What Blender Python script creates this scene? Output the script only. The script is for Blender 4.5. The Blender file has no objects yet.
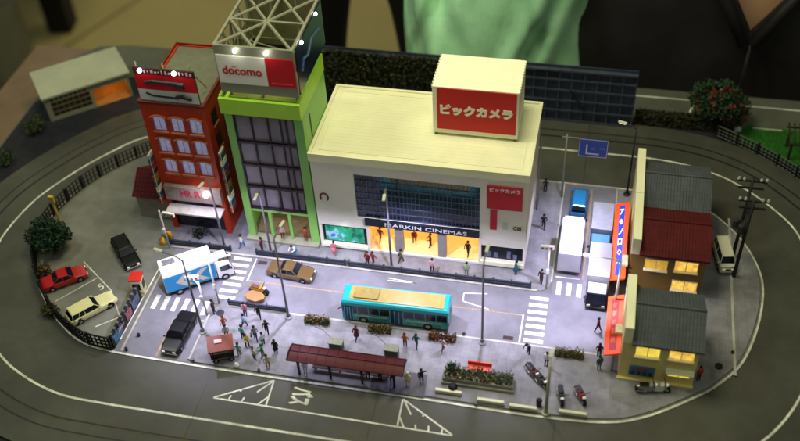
import bpy, bmesh, math, random
from mathutils import Vector, Matrix
random.seed(7)
sc = bpy.context.scene
C = sc.collection
PI = math.pi

# ---------------------------------------------------------------- camera, world, lamps, exposure
cam_d = bpy.data.cameras.new('camera'); cam = bpy.data.objects.new('camera', cam_d); C.objects.link(cam)
cam.matrix_world = Matrix(((0.97764450, -0.10945051, 0.17953223, 17.3098356),
                           (0.20508565, 0.68470481, -0.69937057, -65.3286896),
                           (-0.04638012, 0.72055528, 0.69184462, 76.0), (0, 0, 0, 1)))
cam_d.lens = 990.5 / 800 * 36; cam_d.sensor_width = 36; cam_d.clip_start = 1; cam_d.clip_end = 2000
cam_d.dof.use_dof = True; cam_d.dof.focus_distance = 101; cam_d.dof.aperture_fstop = 0.036
sc.camera = cam
w = bpy.data.worlds.new('World'); sc.world = w; w.use_nodes = True
w.node_tree.nodes['Background'].inputs[0].default_value = (0.75, 0.8, 0.62, 1)
w.node_tree.nodes['Background'].inputs[1].default_value = 0.16
sc.view_settings.view_transform = 'Standard'; sc.view_settings.look = 'None'
sc.view_settings.exposure = 0; sc.view_settings.gamma = 1


def lamp(kind, loc, energy, col, size=1.0, aim=None, spot=None, name=None):
    d = bpy.data.lights.new(name or (kind.lower() + '_light'), kind); d.energy = energy; d.color = col
    if kind == 'AREA':
        d.size = size
    elif kind == 'SUN':
        d.angle = size
    else:
        d.shadow_soft_size = size
    if spot:
        d.spot_size = spot; d.spot_blend = 0.9
    o = bpy.data.objects.new(name or (kind.lower() + '_light'), d); C.objects.link(o); o.location = loc
    if aim is not None:
        o.rotation_euler = (Vector(aim) - Vector(loc)).to_track_quat('-Z', 'Y').to_euler()
    return o


WARM = (1.0, 0.93, 0.60)
lamp('AREA', (-2, 8, 84), 41000, WARM, 26, (-1, 8, 0), name='ceiling_lamp_light')
lamp('AREA', (55, -60, 130), 21000, (0.95, 0.95, 0.75), 40, (10, 0, 0), name='hall_and_fill_light')
lamp('AREA', (-90, 190, 95), 125000, (1, 0.9, 0.6), 60, (-80, 150, -75), name='hall_and_fill_light')  # added fill, brightens the floor behind the table at back left
lamp('AREA', (-60, 0, 90), 26000, (0.95, 1.0, 0.8), 14, (8, 52, 5), name='hall_and_fill_light')  # added fill aimed at the green bag and black jacket
LED = (0.73, 0.68, 1.0)
STREET = [(-16.3, 0.6, 11.2, 1500), (-9.6, -1.6, 10.8, 2600), (0.3, 1.2, 11.2, 2300), (9.0, -1.8, 11.4, 2000),
          (18.1, 1.6, 9.6, 2600), (17.2, 11.5, 9.0, 1500), (-20.5, -6.5, 10.0, 1800), (-22.0, 3.6, 9.5, 500)]
for x, y, z, e in STREET:
    lamp('SPOT', (x, y, z), e * 3.9, LED, 0.18, (x, y - 0.2, 0), math.radians(122), name='street_lamp_light')
for x, y, e in ((-9, -8.0, 700), (8, -7.5, 500)):
    lamp('SPOT', (x, y, 10.5), e * 2.2, LED, 0.25, (x, y, 0), math.radians(130), name='street_lamp_light')


# ---------------------------------------------------------------- materials
def lin(h):
    h = h.lstrip('#'); o = []
    for i in (0, 2, 4):
        v = int(h[i:i + 2], 16) / 255
        o.append(v / 12.92 if v <= 0.04045 else ((v + 0.055) / 1.055) ** 2.4)
    return o


_m = {}


def mat(name, col, rough=0.6, metal=0.0, var=0.12, scale=1.2, bump=0.0, emit=0.0, spec=0.4, trans=0.0, coat=0.0,
        bscale=None, dirt=0.0):
    if name in _m: return _m[name]
    m = bpy.data.materials.new(name); m.use_nodes = True; nt = m.node_tree; N = nt.nodes; L = nt.links
    b = N['Principled BSDF']; c = lin(col) if isinstance(col, str) else list(col)
    b.inputs['Roughness'].default_value = rough; b.inputs['Metallic'].default_value = metal
    b.inputs['Specular IOR Level'].default_value = spec
    b.inputs['Coat Weight'].default_value = coat
    if trans: b.inputs['Transmission Weight'].default_value = trans
    tc = N.new('ShaderNodeTexCoord'); nz = N.new('ShaderNodeTexNoise')
    nz.inputs['Scale'].default_value = scale; nz.inputs['Detail'].default_value = 6; nz.inputs['Roughness'].default_value = 0.65
    L.new(tc.outputs['Object'], nz.inputs['Vector'])
    rp = N.new('ShaderNodeValToRGB'); rp.color_ramp.elements[0].position = 0.3; rp.color_ramp.elements[1].position = 0.7
    rp.color_ramp.elements[0].color = [x * (1 - var) for x in c] + [1]
    rp.color_ramp.elements[1].color = [min(1, x * (1 + var)) for x in c] + [1]
    L.new(nz.outputs['Fac'], rp.inputs['Fac']); out = rp.outputs['Color']
    if dirt:
        n2 = N.new('ShaderNodeTexNoise'); n2.inputs['Scale'].default_value = scale * 0.18; n2.inputs['Detail'].default_value = 8
        L.new(tc.outputs['Object'], n2.inputs['Vector'])
        r2 = N.new('ShaderNodeValToRGB'); r2.color_ramp.elements[0].position = 0.42; r2.color_ramp.elements[1].position = 0.62
        r2.color_ramp.elements[0].color = (1 - dirt, 1 - dirt, 1 - dirt, 1); r2.color_ramp.elements[1].color = (1, 1, 1, 1)
        L.new(n2.outputs['Fac'], r2.inputs['Fac'])
        mx = N.new('ShaderNodeMixRGB'); mx.blend_type = 'MULTIPLY'; mx.inputs[0].default_value = 1
        L.new(out, mx.inputs[1]); L.new(r2.outputs['Color'], mx.inputs[2]); out = mx.outputs[0]
    L.new(out, b.inputs['Base Color'])
    if emit:
        L.new(out, b.inputs['Emission Color']); b.inputs['Emission Strength'].default_value = emit
    if bump:
        nb = N.new('ShaderNodeTexNoise'); nb.inputs['Scale'].default_value = bscale or scale * 6; nb.inputs['Detail'].default_value = 4
        L.new(tc.outputs['Object'], nb.inputs['Vector'])
        bp = N.new('ShaderNodeBump'); bp.inputs['Strength'].default_value = bump; bp.inputs['Distance'].default_value = 0.05
        L.new(nb.outputs['Fac'], bp.inputs['Height']); L.new(bp.outputs['Normal'], b.inputs['Normal'])
    _m[name] = m
    return m


def tile_mat(name, col, mortar, sx, sy, msize=0.03, rough=0.8, var=0.08, rot=0.0, dirt=0.25, bump=0.0, offset=0.0, axes='xy'):
    """paving slabs, roof tiles or brick courses: a brick texture with noise dirt over it"""
    if name in _m: return _m[name]
    m = bpy.data.materials.new(name); m.use_nodes = True; nt = m.node_tree; N = nt.nodes; L = nt.links
    b = N['Principled BSDF']; b.inputs['Roughness'].default_value = rough; b.inputs['Specular IOR Level'].default_value = 0.3
    c = lin(col); mo = lin(mortar)
    tc = N.new('ShaderNodeTexCoord'); mp = N.new('ShaderNodeMapping'); mp.inputs['Rotation'].default_value = (0, 0, rot)
    if axes == 'xz': mp.inputs['Rotation'].default_value = (PI / 2, 0, 0)
    L.new(tc.outputs['Object'], mp.inputs[0])
    bk = N.new('ShaderNodeTexBrick'); bk.offset = offset; bk.inputs['Scale'].default_value = 1
    bk.inputs['Brick Width'].default_value = sx; bk.inputs['Row Height'].default_value = sy; bk.inputs['Mortar Size'].default_value = msize
    bk.inputs['Color1'].default_value = [x * (1 - var) for x in c] + [1]; bk.inputs['Color2'].default_value = [x * (1 + var) for x in c] + [1]
    bk.inputs['Mortar'].default_value = mo + [1]; L.new(mp.outputs[0], bk.inputs['Vector'])
    nz = N.new('ShaderNodeTexNoise'); nz.inputs['Scale'].default_value = 0.35; nz.inputs['Detail'].default_value = 9
    nz.inputs['Roughness'].default_value = 0.7; L.new(tc.outputs['Object'], nz.inputs['Vector'])
    r2 = N.new('ShaderNodeValToRGB'); r2.color_ramp.elements[0].position = 0.38; r2.color_ramp.elements[1].position = 0.62
    r2.color_ramp.elements[0].color = (1 - dirt, 1 - dirt, 1 - dirt, 1)
    L.new(nz.outputs['Fac'], r2.inputs['Fac'])
    mx = N.new('ShaderNodeMixRGB'); mx.blend_type = 'MULTIPLY'; mx.inputs[0].default_value = 1
    L.new(bk.outputs['Color'], mx.inputs[1]); L.new(r2.outputs['Color'], mx.inputs[2]); L.new(mx.outputs[0], b.inputs['Base Color'])
    if bump:
        bp = N.new('ShaderNodeBump'); bp.inputs['Strength'].default_value = bump; bp.inputs['Distance'].default_value = 0.06; bp.invert = True
        L.new(bk.outputs['Fac'], bp.inputs['Height']); L.new(bp.outputs['Normal'], b.inputs['Normal'])
    _m[name] = m
    return m


# ---------------------------------------------------------------- mesh helpers
class MB:
    def __init__(s): s.v = []; s.f = []; s.m = []

    def add(s, vs, fs, mi=0):
        n = len(s.v); s.v += [tuple(p) for p in vs]; s.f += [tuple(n + i for i in f) for f in fs]; s.m += [mi] * len(fs); return s

    def box(s, x0, y0, z0, x1, y1, z1, mi=0):
        x0, x1 = min(x0, x1), max(x0, x1); y0, y1 = min(y0, y1), max(y0, y1); z0, z1 = min(z0, z1), max(z0, z1)
        return s.add([(x0, y0, z0), (x1, y0, z0), (x1, y1, z0), (x0, y1, z0), (x0, y0, z1), (x1, y0, z1), (x1, y1, z1), (x0, y1, z1)],
                     [(0, 3, 2, 1), (4, 5, 6, 7), (0, 1, 5, 4), (1, 2, 6, 5), (2, 3, 7, 6), (3, 0, 4, 7)], mi)

    def cbox(s, cx, cy, cz, sx, sy, sz, rz=0, mi=0, rx=0, ry=0):
        M = Matrix.Rotation(rz, 3, 'Z') @ Matrix.Rotation(ry, 3, 'Y') @ Matrix.Rotation(rx, 3, 'X')
        vs = []
        for z in (-.5, .5):
            for x, y in ((-.5, -.5), (.5, -.5), (.5, .5), (-.5, .5)):
                p = M @ Vector((x * sx, y * sy, z * sz)); vs.append((p.x + cx, p.y + cy, p.z + cz))
        return s.add(vs, [(0, 3, 2, 1), (4, 5, 6, 7), (0, 1, 5, 4), (1, 2, 6, 5), (2, 3, 7, 6), (3, 0, 4, 7)], mi)

    def prism(s, pts, z0, z1, mi=0):
        n = len(pts); vs = [(x, y, z0) for x, y in pts] + [(x, y, z1) for x, y in pts]
        fs = [tuple(reversed(range(n))), tuple(range(n, 2 * n))] + [(i, (i + 1) % n, n + (i + 1) % n, n + i) for i in range(n)]
        return s.add(vs, fs, mi)

    def rings(s, rings, cap=True, mi=0, closed=True):
        n = len(rings[0]); vs = [p for r in rings for p in r]; fs = []
        for k in range(len(rings) - 1):
            for i in range(n if closed else n - 1):
                j = (i + 1) % n; fs.append((k * n + i, k * n + j, (k + 1) * n + j, (k + 1) * n + i))
        if cap: fs += [tuple(reversed(range(n))), tuple((len(rings) - 1) * n + i for i in range(n))]
        return s.add(vs, fs, mi)

    def tube(s, pts, r, n=8, mi=0, r1=None):
        pts = [Vector(p) for p in pts]; R = []
        for k, p in enumerate(pts):
            d = (pts[min(k + 1, len(pts) - 1)] - pts[max(k - 1, 0)]).normalized()
            u = d.cross(Vector((0, 0, 1)) if abs(d.z) < .9 else Vector((1, 0, 0))).normalized(); v = d.cross(u)
            rr = r if r1 is None else r + (r1 - r) * k / (len(pts) - 1)
            R.append([tuple(p + (u * math.cos(2 * PI * i / n) + v * math.sin(2 * PI * i / n)) * rr) for i in range(n)])
        return s.rings(R, True, mi)

    def cyl(s, x, y, z0, z1, r0, r1=None, n=12, mi=0):
        r1 = r0 if r1 is None else r1
        return s.rings([[(x + r * math.cos(2 * PI * i / n), y + r * math.sin(2 * PI * i / n), z) for i in range(n)] for z, r in ((z0, r0), (z1, r1))], True, mi)

    def lathe(s, x, y, prof, n=12, mi=0):
        return s.rings([[(x + r * math.cos(2 * PI * i / n), y + r * math.sin(2 * PI * i / n), z) for i in range(n)] for r, z in prof], True, mi)

    def ball(s, c, r, mi=0, n=8, sq=1.0):
        prof = [(max(1e-3, r * math.sin(PI * k / n)), c[2] - r * sq * math.cos(PI * k / n)) for k in range(n + 1)]
        return s.lathe(c[0], c[1], prof, 10, mi)

    def build(s, name, mats, parent=None, smooth=False, bevel=0.0, loc=None):
        me = bpy.data.meshes.new(name); me.from_pydata(s.v, [], s.f); me.validate(); me.update()
        o = bpy.data.objects.new(name, me); C.objects.link(o)
        for m in (mats if isinstance(mats, (list, tuple)) else [mats]): me.materials.append(m)
        for p, mi in zip(me.polygons, s.m): p.material_index = mi; p.use_smooth = smooth
        bm = bmesh.new(); bm.from_mesh(me); bmesh.ops.recalc_face_normals(bm, faces=bm.faces); bm.to_mesh(me); bm.free()
        if parent is not None: o.parent = parent
        if loc: o.location = loc
        if bevel:
            b = o.modifiers.new('bevel', 'BEVEL'); b.width = bevel; b.segments = 2; b.limit_method = 'ANGLE'; b.angle_limit = 0.7
        return o


def thing(name, label, cat, loc=(0, 0, 0), rz=0, group=None):
    o = bpy.data.objects.new(name, None); C.objects.link(o); o.location = loc; o.rotation_euler = (0, 0, rz); o.empty_display_size = 0.3
    return tag(o, label, cat, group)


def tag(o, label, cat, group=None):
    o['label'] = label; o['category'] = cat
    if group: o['group'] = group
    return o


def struct(o): o['kind'] = 'structure'; return o


def kids(o): return [c for c in bpy.data.objects if c.parent == o]


def dup(root, loc, rz, label, group=None):
    def cp(o, par):
        c = o.copy(); C.objects.link(c); c.parent = par
        for ch in kids(o): cp(ch, c)
        return c
    r = cp(root, None); r.location = loc; r.rotation_euler = (0, 0, rz); r['label'] = label
    if group: r['group'] = group
    return r


def crom(pts, closed=True, sub=6):
    n = len(pts); out = []
    for i in range(n if closed else n - 1):
        P = [Vector(pts[(i + k) % n] if closed else pts[min(max(i + k, 0), n - 1)]) for k in (-1, 0, 1, 2)]
        for j in range(sub):
            t = j / sub
            q = 0.5 * ((2 * P[1]) + (-P[0] + P[2]) * t + (2 * P[0] - 5 * P[1] + 4 * P[2] - P[3]) * t * t + (-P[0] + 3 * P[1] - 3 * P[2] + P[3]) * t ** 3)
            out.append((q.x, q.y))
    if not closed: out.append(tuple(pts[-1]))
    return out


def offset(pts, d, closed=True):
    """positive d moves outwards for a counter-clockwise loop"""
    n = len(pts); o = []
    for i in range(n):
        a = Vector(pts[(i - 1) % n] if closed else pts[max(i - 1, 0)]); b = Vector(pts[(i + 1) % n] if closed else pts[min(i + 1, n - 1)])
        t = (b - a).normalized(); o.append((pts[i][0] + t.y * d, pts[i][1] - t.x * d))
    return o


def strip(pts, wd, z, closed=False, h=None, mb=None):
    a = offset(pts, wd / 2, closed); b = offset(pts, -wd / 2, closed); mb = mb or MB(); n = len(pts)
    if h is None:
        vs = [(x, y, z) for x, y in a] + [(x, y, z) for x, y in b]
        fs = [(i, (i + 1) % n, n + (i + 1) % n, n + i) for i in range(n if closed else n - 1)]
        mb.add(vs, fs)
    else:
        R = [[(a[i][0], a[i][1], z), (a[i][0], a[i][1], z + h), (b[i][0], b[i][1], z + h), (b[i][0], b[i][1], z)] for i in range(n)]
        if closed: R.append(R[0])
        mb.rings(R, not closed)
    return mb


def flat(pts, z, mb=None):
    mb = mb or MB(); return mb.add([(x, y, z) for x, y in pts], [tuple(range(len(pts)))])


def text(s, w, h, m, origin, xdir, ydir, parent, name='lettering', depth=0.03, bold=0.0):
    """lettering fitted to w x h, origin = lower left corner, laid on the plane spanned by xdir, ydir"""
    cu = bpy.data.curves.new(name, 'FONT'); cu.body = s; cu.extrude = 0.02; cu.offset = bold; cu.resolution_u = 3
    o = bpy.data.objects.new(name, cu); C.objects.link(o); bpy.context.view_layer.update()
    dg = bpy.context.evaluated_depsgraph_get(); me = bpy.data.meshes.new_from_object(o.evaluated_get(dg))
    bpy.data.objects.remove(o); bpy.data.curves.remove(cu)
    xs = [v.co.x for v in me.vertices]; ys = [v.co.y for v in me.vertices]
    if not xs: return None
    x0, x1, y0, y1 = min(xs), max(xs), min(ys), max(ys); X = Vector(xdir).normalized(); Y = Vector(ydir).normalized(); Z = X.cross(Y); O = Vector(origin)
    for v in me.vertices:
        c = v.co.copy(); v.co = O + X * ((c.x - x0) / (x1 - x0) * w) + Y * ((c.y - y0) / (y1 - y0) * h) + Z * ((0.5 + c.z / 0.04) * depth)
    me.materials.clear(); me.materials.append(m); me.name = name
    r = bpy.data.objects.new(name, me); C.objects.link(r)
    if parent is not None: r.parent = parent
    return r


def leaf_clump(mb, fn, n, size, mis=(0,)):
    """n small leaf faces at positions fn()"""
    for _ in range(n):
        p = Vector(fn()); a = Vector((random.gauss(0, 1), random.gauss(0, 1), random.gauss(0, 1))).normalized()
        b = a.cross(Vector((random.gauss(0, 1), random.gauss(0, 1), random.gauss(0, 1)))).normalized(); s_ = size * random.uniform(.6, 1.4)
        mb.add([p - a * s_, p + b * s_ * .5, p + a * s_, p - b * s_ * .5], [(0, 1, 2, 3)], random.choice(mis))


# ---------------------------------------------------------------- palette
white_paint = mat('road_paint', '#dcdece', .6, var=.3, scale=2.5, dirt=.35)
asphalt = mat('track_asphalt', '#47483f', .58, var=.16, scale=.5, bump=.25, bscale=14, dirt=.32)
board_m = mat('board_ground', '#1a1c26', .9, var=.5, scale=.9, bump=.5, dirt=.4)
board_grey = mat('board_grey', '#55584c', .8, var=.15, scale=.5, dirt=.2)
road_m = mat('town_road', '#74747c', .6, var=.10, scale=1.0, bump=.2, bscale=12, dirt=.3)
lot_m = mat('parking_asphalt', '#74756e', .75, var=.12, scale=.9, bump=.2, bscale=12, dirt=.3)
pave_m = tile_mat('paving', '#85858a', '#78787d', .9, .9, .02, dirt=.38, bump=.05, var=.04)
kerb_m = mat('kerb_stone', '#b0b0a4', .7, var=.15, scale=2, dirt=.3)
orange_line = mat('orange_line', '#988260', .7, var=.3, scale=3)
groove_m = mat('groove_dark', '#101010', .5)
brass_m = mat('rail_metal', '#6a5a38', .35, .9, var=.3, scale=2)
cream = mat('cream_plastic', '#f0efca', .5, var=.04, scale=.5, dirt=.1)
cream_wall = mat('cream_wall', '#e6e4d2', .5, var=.03, scale=.6, dirt=.06)
grey_metal = mat('grey_metal', '#85877f', .45, .5)
dark_metal = mat('dark_metal', '#2c2e33', .5, .4)
black_m = mat('black_plastic', '#0d0e12', .35)
white_m = mat('white_plastic', '#dcdcdc', .4, var=.03)
red_m = mat('sign_red', '#c00d18', .5, var=.05, scale=.7)
glass_dark = mat('dark_glass', '#141a26', .12, spec=.7, var=.3, scale=.6)
black_glass = mat('black_glass', '#04050a', .4, spec=.25)
rubber = mat('tyre_rubber', '#0b0b0b', .8)
chrome = mat('chrome', '#a9a9a9', .25, .9)
led_m = mat('led_white', '#ffffff', .3, var=0, emit=14)
lampglow = mat('lamp_glow', '#fff6e0', .3, var=0, emit=2.2)
leaf_g = mat('leaf_green', '#23401c', .7, var=.5, scale=3)
leaf_d = mat('leaf_dark', '#14261a', .7, var=.5, scale=3)
leaf_y = mat('leaf_olive', '#4a5220', .7, var=.4, scale=3)
leaf_o = mat('leaf_rust', '#6b4a1c', .7, var=.4, scale=3)
flower_r = mat('flower_red', '#7c1a14', .6, var=.3, scale=3)
bark = mat('bark', '#2c1c12', .9, var=.3)

# ---------------------------------------------------------------- setting: board, track, town
IN = crom([(-21.6, -11.7), (-10, -11.85), (5, -11.85), (14, -11.95), (20.9, -11.6), (24.9, -10.3), (29.5, -7.2), (31.7, -5.2), (33.8, -2.3),
           (35.4, 2.5), (36.1, 7.4), (35.6, 11), (33.8, 15), (30.6, 18.6), (26.5, 20.3), (21, 20.6), (12, 20.6), (0, 20.6), (-14, 20.6),
           (-28, 20.6), (-33, 19.8), (-37, 16.6), (-40, 12.2), (-41.6, 7.8), (-42, 4.4), (-41.6, 1.3), (-40.6, -1.2), (-38.5, -4.3),
           (-36.2, -6.8), (-33.4, -9.2), (-30.4, -10.9), (-27, -11.5)])
OUT = crom([(-37.8, -13.7), (-33.7, -15.9), (-29.6, -17.1), (-25.4, -17.35), (-19, -17.4), (-5, -17.45), (10, -17.4), (22, -17.0), (29.5, -15),
            (35, -11), (38.7, -5.3), (40.9, 2), (41.3, 9), (40.0, 16), (37.6, 19.8), (34.3, 23), (31.5, 24.7), (28.2, 25.8), (24, 26.35), (17, 26.4),
            (6, 26.4), (-8, 26.4), (-20, 26.3), (-29, 24.9), (-36.6, 21.1), (-39.9, 17.6), (-42.4, 13.9), (-44.5, 9.8), (-45.4, 7), (-45.9, 3.5),
            (-45.8, 0.5), (-44.6, -4.5), (-41.8, -9.8)])
edge = [(60, -45), (60, 40.5), (-47, 40.5), (-51.3, 39.6), (-53.6, 37), (-54.6, 33), (-54.6, -45)]
struct(MB().prism(edge, -2.2, -.3).build('display_board', board_grey, bevel=.15))
d_ = [(60, -45), (60, -18), (50, -12), (-47.5, 40.4 - 8), (-50, 33.0), (-52.8, 30), (-54.2, 27), (-54.4, -45)]
struct(flat([(-54.3, -44), (59, -44), (59, 33.6), (30, 33.6), (24, 33.2), (-44, 33.2), (-52.6, 29.5), (-54.3, 26)], -.27).build('scenic_ground', board_m))
struct(MB().prism(offset(OUT, 6.0), -.3, 0).build('track_roadway', asphalt))
# paint and slots on the track
struct(strip(OUT, .23, .006, True).build('road_edge_line', white_paint))
mbg = MB(); strip(offset(OUT, 2.35), .17, .006, True, mb=mbg); strip(offset(OUT, 3.6), .17, .006, True, mb=mbg)
struct(mbg.build('rail_slots', groove_m))
struct(strip(offset(OUT, 2.5), .05, .012, True, h=.01).build('rails', brass_m))
# panel joints of the modular track
mj = MB()
for x in (-16, 0.5, 17):
    strip([(x, -23.2), (x - .1, -12)], .05, .0075, mb=mj)
    strip([(x, 32.2), (x, 20.7)], .05, .0075, mb=mj)
struct(mj.build('track_joints', groove_m))
struct(MB().prism(IN, 0.0, .06).build('town_ground', lot_m))
struct(strip(offset(IN, -.14), .2, .068, True).build('town_edge_line', white_paint))
# roads inside the town
rb = MB(); flat([(-25.7, -11.35), (-18.95, -11.35), (-18.95, -3.6), (15, -3.6), (20.7, -3.6), (20.7, 20.3), (15.1, 20.3), (15.1, 3.3), (-25.7, 3.3)], .072, rb)
struct(rb.build('town_streets', road_m))


def arc(cx, cy, r, a0, a1, n=6): return [(cx + r * math.cos(math.radians(a0 + (a1 - a0) * i / n)), cy + r * math.sin(math.radians(a0 + (a1 - a0) * i / n))) for i in range(n + 1)]


KZ = .2
s1 = [(-26.7, 3.5)] + arc(13.6, 4.7, 1.25, -90, 0) + [(14.85, 20.25), (-27.6, 20.25), (-28, 8)]
struct(MB().prism(s1, .06, KZ).build('pavement', pave_m, bevel=.03))
RI = [p for p in offset(IN, -.45)]
bot = [p for p in RI if p[1] < -11.0 and -18.7 < p[0] < 22]
right = [p for p in RI if p[0] >= 22]
bot.sort(key=lambda p: p[0]); right.sort(key=lambda p: math.atan2(p[1] - 4, p[0] - 22))
right = [p for p in right if p[1] < 20.3]
s2 = [(-18.7, -11.2)] + bot + right + [(20.95, 20.2), (20.95, -2.6)] + [(20.6, -3.55), (20.2, -3.9)] + [(-17.4, -3.9)] + arc(-17.5, -5.1, 1.2, 90, 180)[1:]
struct(MB().prism(s2, .06, KZ).build('pavement', pave_m, bevel=.03))
# kerb lines
kb = MB()
for x0, x1, y in ((-17.3, 20.2, -3.82), (-26.2, 13.6, 3.42)):
    kb.box(x0, y - .11, .06, x1, y + .11, KZ + .03)
kb.box(-18.86, -11.1, .06, -18.66, -5.2, KZ + .03); kb.box(-26.0, -11.2, .06, -25.8, 1.2, .15); kb.box(14.85, 4.8, .06, 15.02, 20.1, KZ + .03)
kb.box(20.75, -2.5, .06, 20.92, 20.1, KZ + .03); kb.box(32.75, -4.2, KZ, 33.0, 17.2, KZ + .05)
kb.box(-10, 20.27, .06, 20.5, 20.45, KZ)
struct(kb.build('kerbs', kerb_m))
# crossings and lane markings
pm = MB()
Zp = .078
for i in range(7): pm.box(-18.9, -2.9 + i * .93, Zp - .003, -16.9, -2.45 + i * .93, Zp)
for i in range(7): pm.box(13.0, -3.35 + i * .93, Zp - .003, 14.9, -2.88 + i * .93, Zp)
for i in range(6): pm.box(-25.2 + i * 1.08, -5.4, Zp - .003, -24.7 + i * 1.08, -3.5, Zp)
for i in range(5): pm.box(15.5 + i * 1.02, 3.3, Zp - .003, 16.0 + i * 1.02, 5.1, Zp)
pm.box(12.55, -3.5, Zp - .003, 12.7, .05, Zp); pm.box(-16.5, -.1, Zp - .003, -16.35, 3.2, Zp); pm.box(-22.1, -6.2, Zp - .003, -19, -6.05, Zp); pm.box(15.3, 5.7, Zp - .003, 17.8, 5.85, Zp)
for a, b in (((8.7, 2.25), (6.3, 1.95)), ((6.3, 1.95), (6.4, .85)), ((6.4, .85), (9.1, .2)), ((-1.8, 2.4), (1.2, 2.5)), ((1.2, 2.5), (-1.8, 2.75))):
    strip([a, b], .13, Zp, mb=pm)
for a, b in (((-30.2, -3.8), (-35, -.3)), ((-32.5, -2.3), (-35.5, -6.2)), ((-30.2, -3.8), (-27.9, -7.0)), ((-27.9, -7.1), (-29.8, -8.7)), ((-30.2, -3.8), (-33.4, -8.0)), ((-26.6, -9.8), (-26.4, 1))):
    strip([a, b], .13, Zp, mb=pm)
struct(pm.build('street_markings', white_paint))
text('5', .5, .9, white_paint, (-31.4, -3.9, .07), (.62, .78, 0), (-.78, .62, 0), None, 'parking_number', .012)
struct(bpy.data.objects['parking_number'])
om = MB(); om.box(-16.3, -.08, Zp - .003, 12.5, .06, Zp); om.box(-22.3, -11.2, Zp - .003, -22.1, -6.3, Zp); om.box(17.95, 5.8, Zp - .003, 18.15, 19.8, Zp)
struct(om.build('centre_lines', orange_line))
# bus bay on the front lane
bb = MB()
for a, b in (((-14.9, -14.95), (8.0, -15.15)), ((-9.8, -12.0), (-14.9, -14.9)), ((-9.8, -12.0), (-9.7, -14.9)), ((-9.9, -12.2), (-11.0, -13.6)), ((-9.75, -13.9), (-10.5, -14.95)),
             ((-12.5, -13.5), (-12.6, -13.8)), ((-13.4, -14.85), (-13.3, -14.4)), ((-12.1, -14.85), (-12.0, -14.4)), ((2.8, -12.0), (2.9, -15.0)), ((2.85, -12.0), (8.0, -15.1)),
             ((2.95, -12.1), (3.9, -13.6)), ((2.9, -14.0), (3.5, -15.05)), ((4.6, -15.05), (4.5, -14.6)), ((5.8, -15.1), (5.7, -14.5)), ((5.0, -13.3), (5.0, -13.6)), ((7.0, -14.55), (7.0, -15.1))):
    strip([a, b], .15, .0105, mb=bb)
struct(bb.build('bus_bay_markings', white_paint))
t_ = text('バス', 2.0, 2.2, white_paint, (-7.75, -12.35, .009), (0, -1, 0), (1, 0, 0), None, 'road_lettering', .006, bold=.045)
if t_: struct(t_)
# strips at the back of the board
bk = MB()
for a, b in (((22, 38.7), (29.5, 38.7)), ((29.5, 38.7), (28.8, 36.2)), ((35.6, 38.5), (50, 38.3))): strip([a, b], .22, -.292, mb=bk)
struct(bk.build('board_lines', white_paint))
floor_m = mat('hall_floor', '#a09460', .6, var=.1, scale=.02, dirt=.15)
struct(MB().box(-400, -260, -76, 400, 420, -75).build('floor', floor_m))
fj = MB(); strip([(-160, 118), (-60, 135), (120, 166)], .9, -74.95, mb=fj); strip([(-128, 140), (-88, 240)], .9, -74.95, mb=fj); strip([(-75, 132), (-52, 240)], .9, -74.95, mb=fj)
struct(fj.build('floor_joints', mat('floor_joint', '#5a5438', .8)))
wood_m = mat('table_wood', '#6e5a44', .6, var=.2, scale=.2)
tb = thing('display_table', 'brown wooden table under the left edge of the model board', 'table')
MB().box(-62.5, -60, -5, 62, 41.5, -2.25).build('tabletop', wood_m, tb, bevel=.3)
for x in (-58, 57):
    for y in (-55, 37): MB().box(x - 3, y - 3, -75, x + 3, y + 3, -5).build('leg', wood_m, tb)

# ---------------------------------------------------------------- cinema store
st = thing('department_store', 'wide cream store with glowing ground floor entrance and dark window grid', 'building', (0, 0, KZ))
W = MB()
x0, x1, y0, y1, H = -9.95, 11.95, 6.1, 17.6, 12.7
W.box(x0, y0, 0, x1, y0 + .25, .3)                       # plinth
W.box(x0, y0, .3, -9.6, y0 + .3, 4.0); W.box(-4.75, y0, .3, -4.5, y0 + .3, 4.0)
W.box(-9.6, y0, .3, -4.75, y0 + .3, .75); W.box(-9.6, y0, 3.35, -4.75, y0 + .3, 4.0)
W.box(7.15, y0, .3, 7.45, y0 + .3, 4.0); W.box(11.75, y0, .3, x1, y0 + .3, 4.0)
W.box(7.45, y0, .3, 11.75, y0 + .3, .95); W.box(7.45, y0, 2.95, 11.75, y0 + .3, 4.0)
W.box(x0, y0, 4.0, -5.55, y0 + .3, H); W.box(7.25, y0, 4.0, x1, y0 + .3, H)
W.box(-5.55, y0, 10.85, 7.25, y0 + .3, H); W.box(-5.55, y0, 4.0, 7.25, y0 + .3, 5.0)
W.box(x0, y0 + .3, 0, x0 + .25, y1, H); W.box(x1 - .25, y0 + .3, 0, x1, y1, H); W.box(x0 + .25, y1 - .25, 0, x1 - .25, y1, H)
W.build('wall', cream_wall, st, bevel=.03)
rf = MB(); rf.box(x0 - .12, y0 - .12, H, x1 + .12, y1 + .12, H + .22)
rf.box(x0 - .12, y0 - .12, H - .62, x1 + .12, y0 - .002, H - .002)
roof = rf.build('roof', cream, st, bevel=.05)
r2 = MB()
for a in ((x0 - .12, y0 - .12, x1 + .12, y0 + .22), (x0 - .12, y1 - .2, x1 + .12, y1 + .12), (x0 - .12, y0 + .22, x0 + .22, y1 - .2), (x1 - .22, y0 + .22, x1 + .12, y1 - .2)):
    r2.box(a[0], a[1], H + .22, a[2], a[3], H + .4)
for a in ((x0 + .75, y0 + .8, x1 - .75, y0 + .9), (x0 + .75, y1 - .9, x1 - .75, y1 - .8), (x0 + .75, y0 + .9, x0 + .85, y1 - .9), (x1 - .85, y0 + .9, x1 - .75, y1 - .9)):
    r2.box(a[0], a[1], H + .22, a[2], a[3], H + .28)
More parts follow.
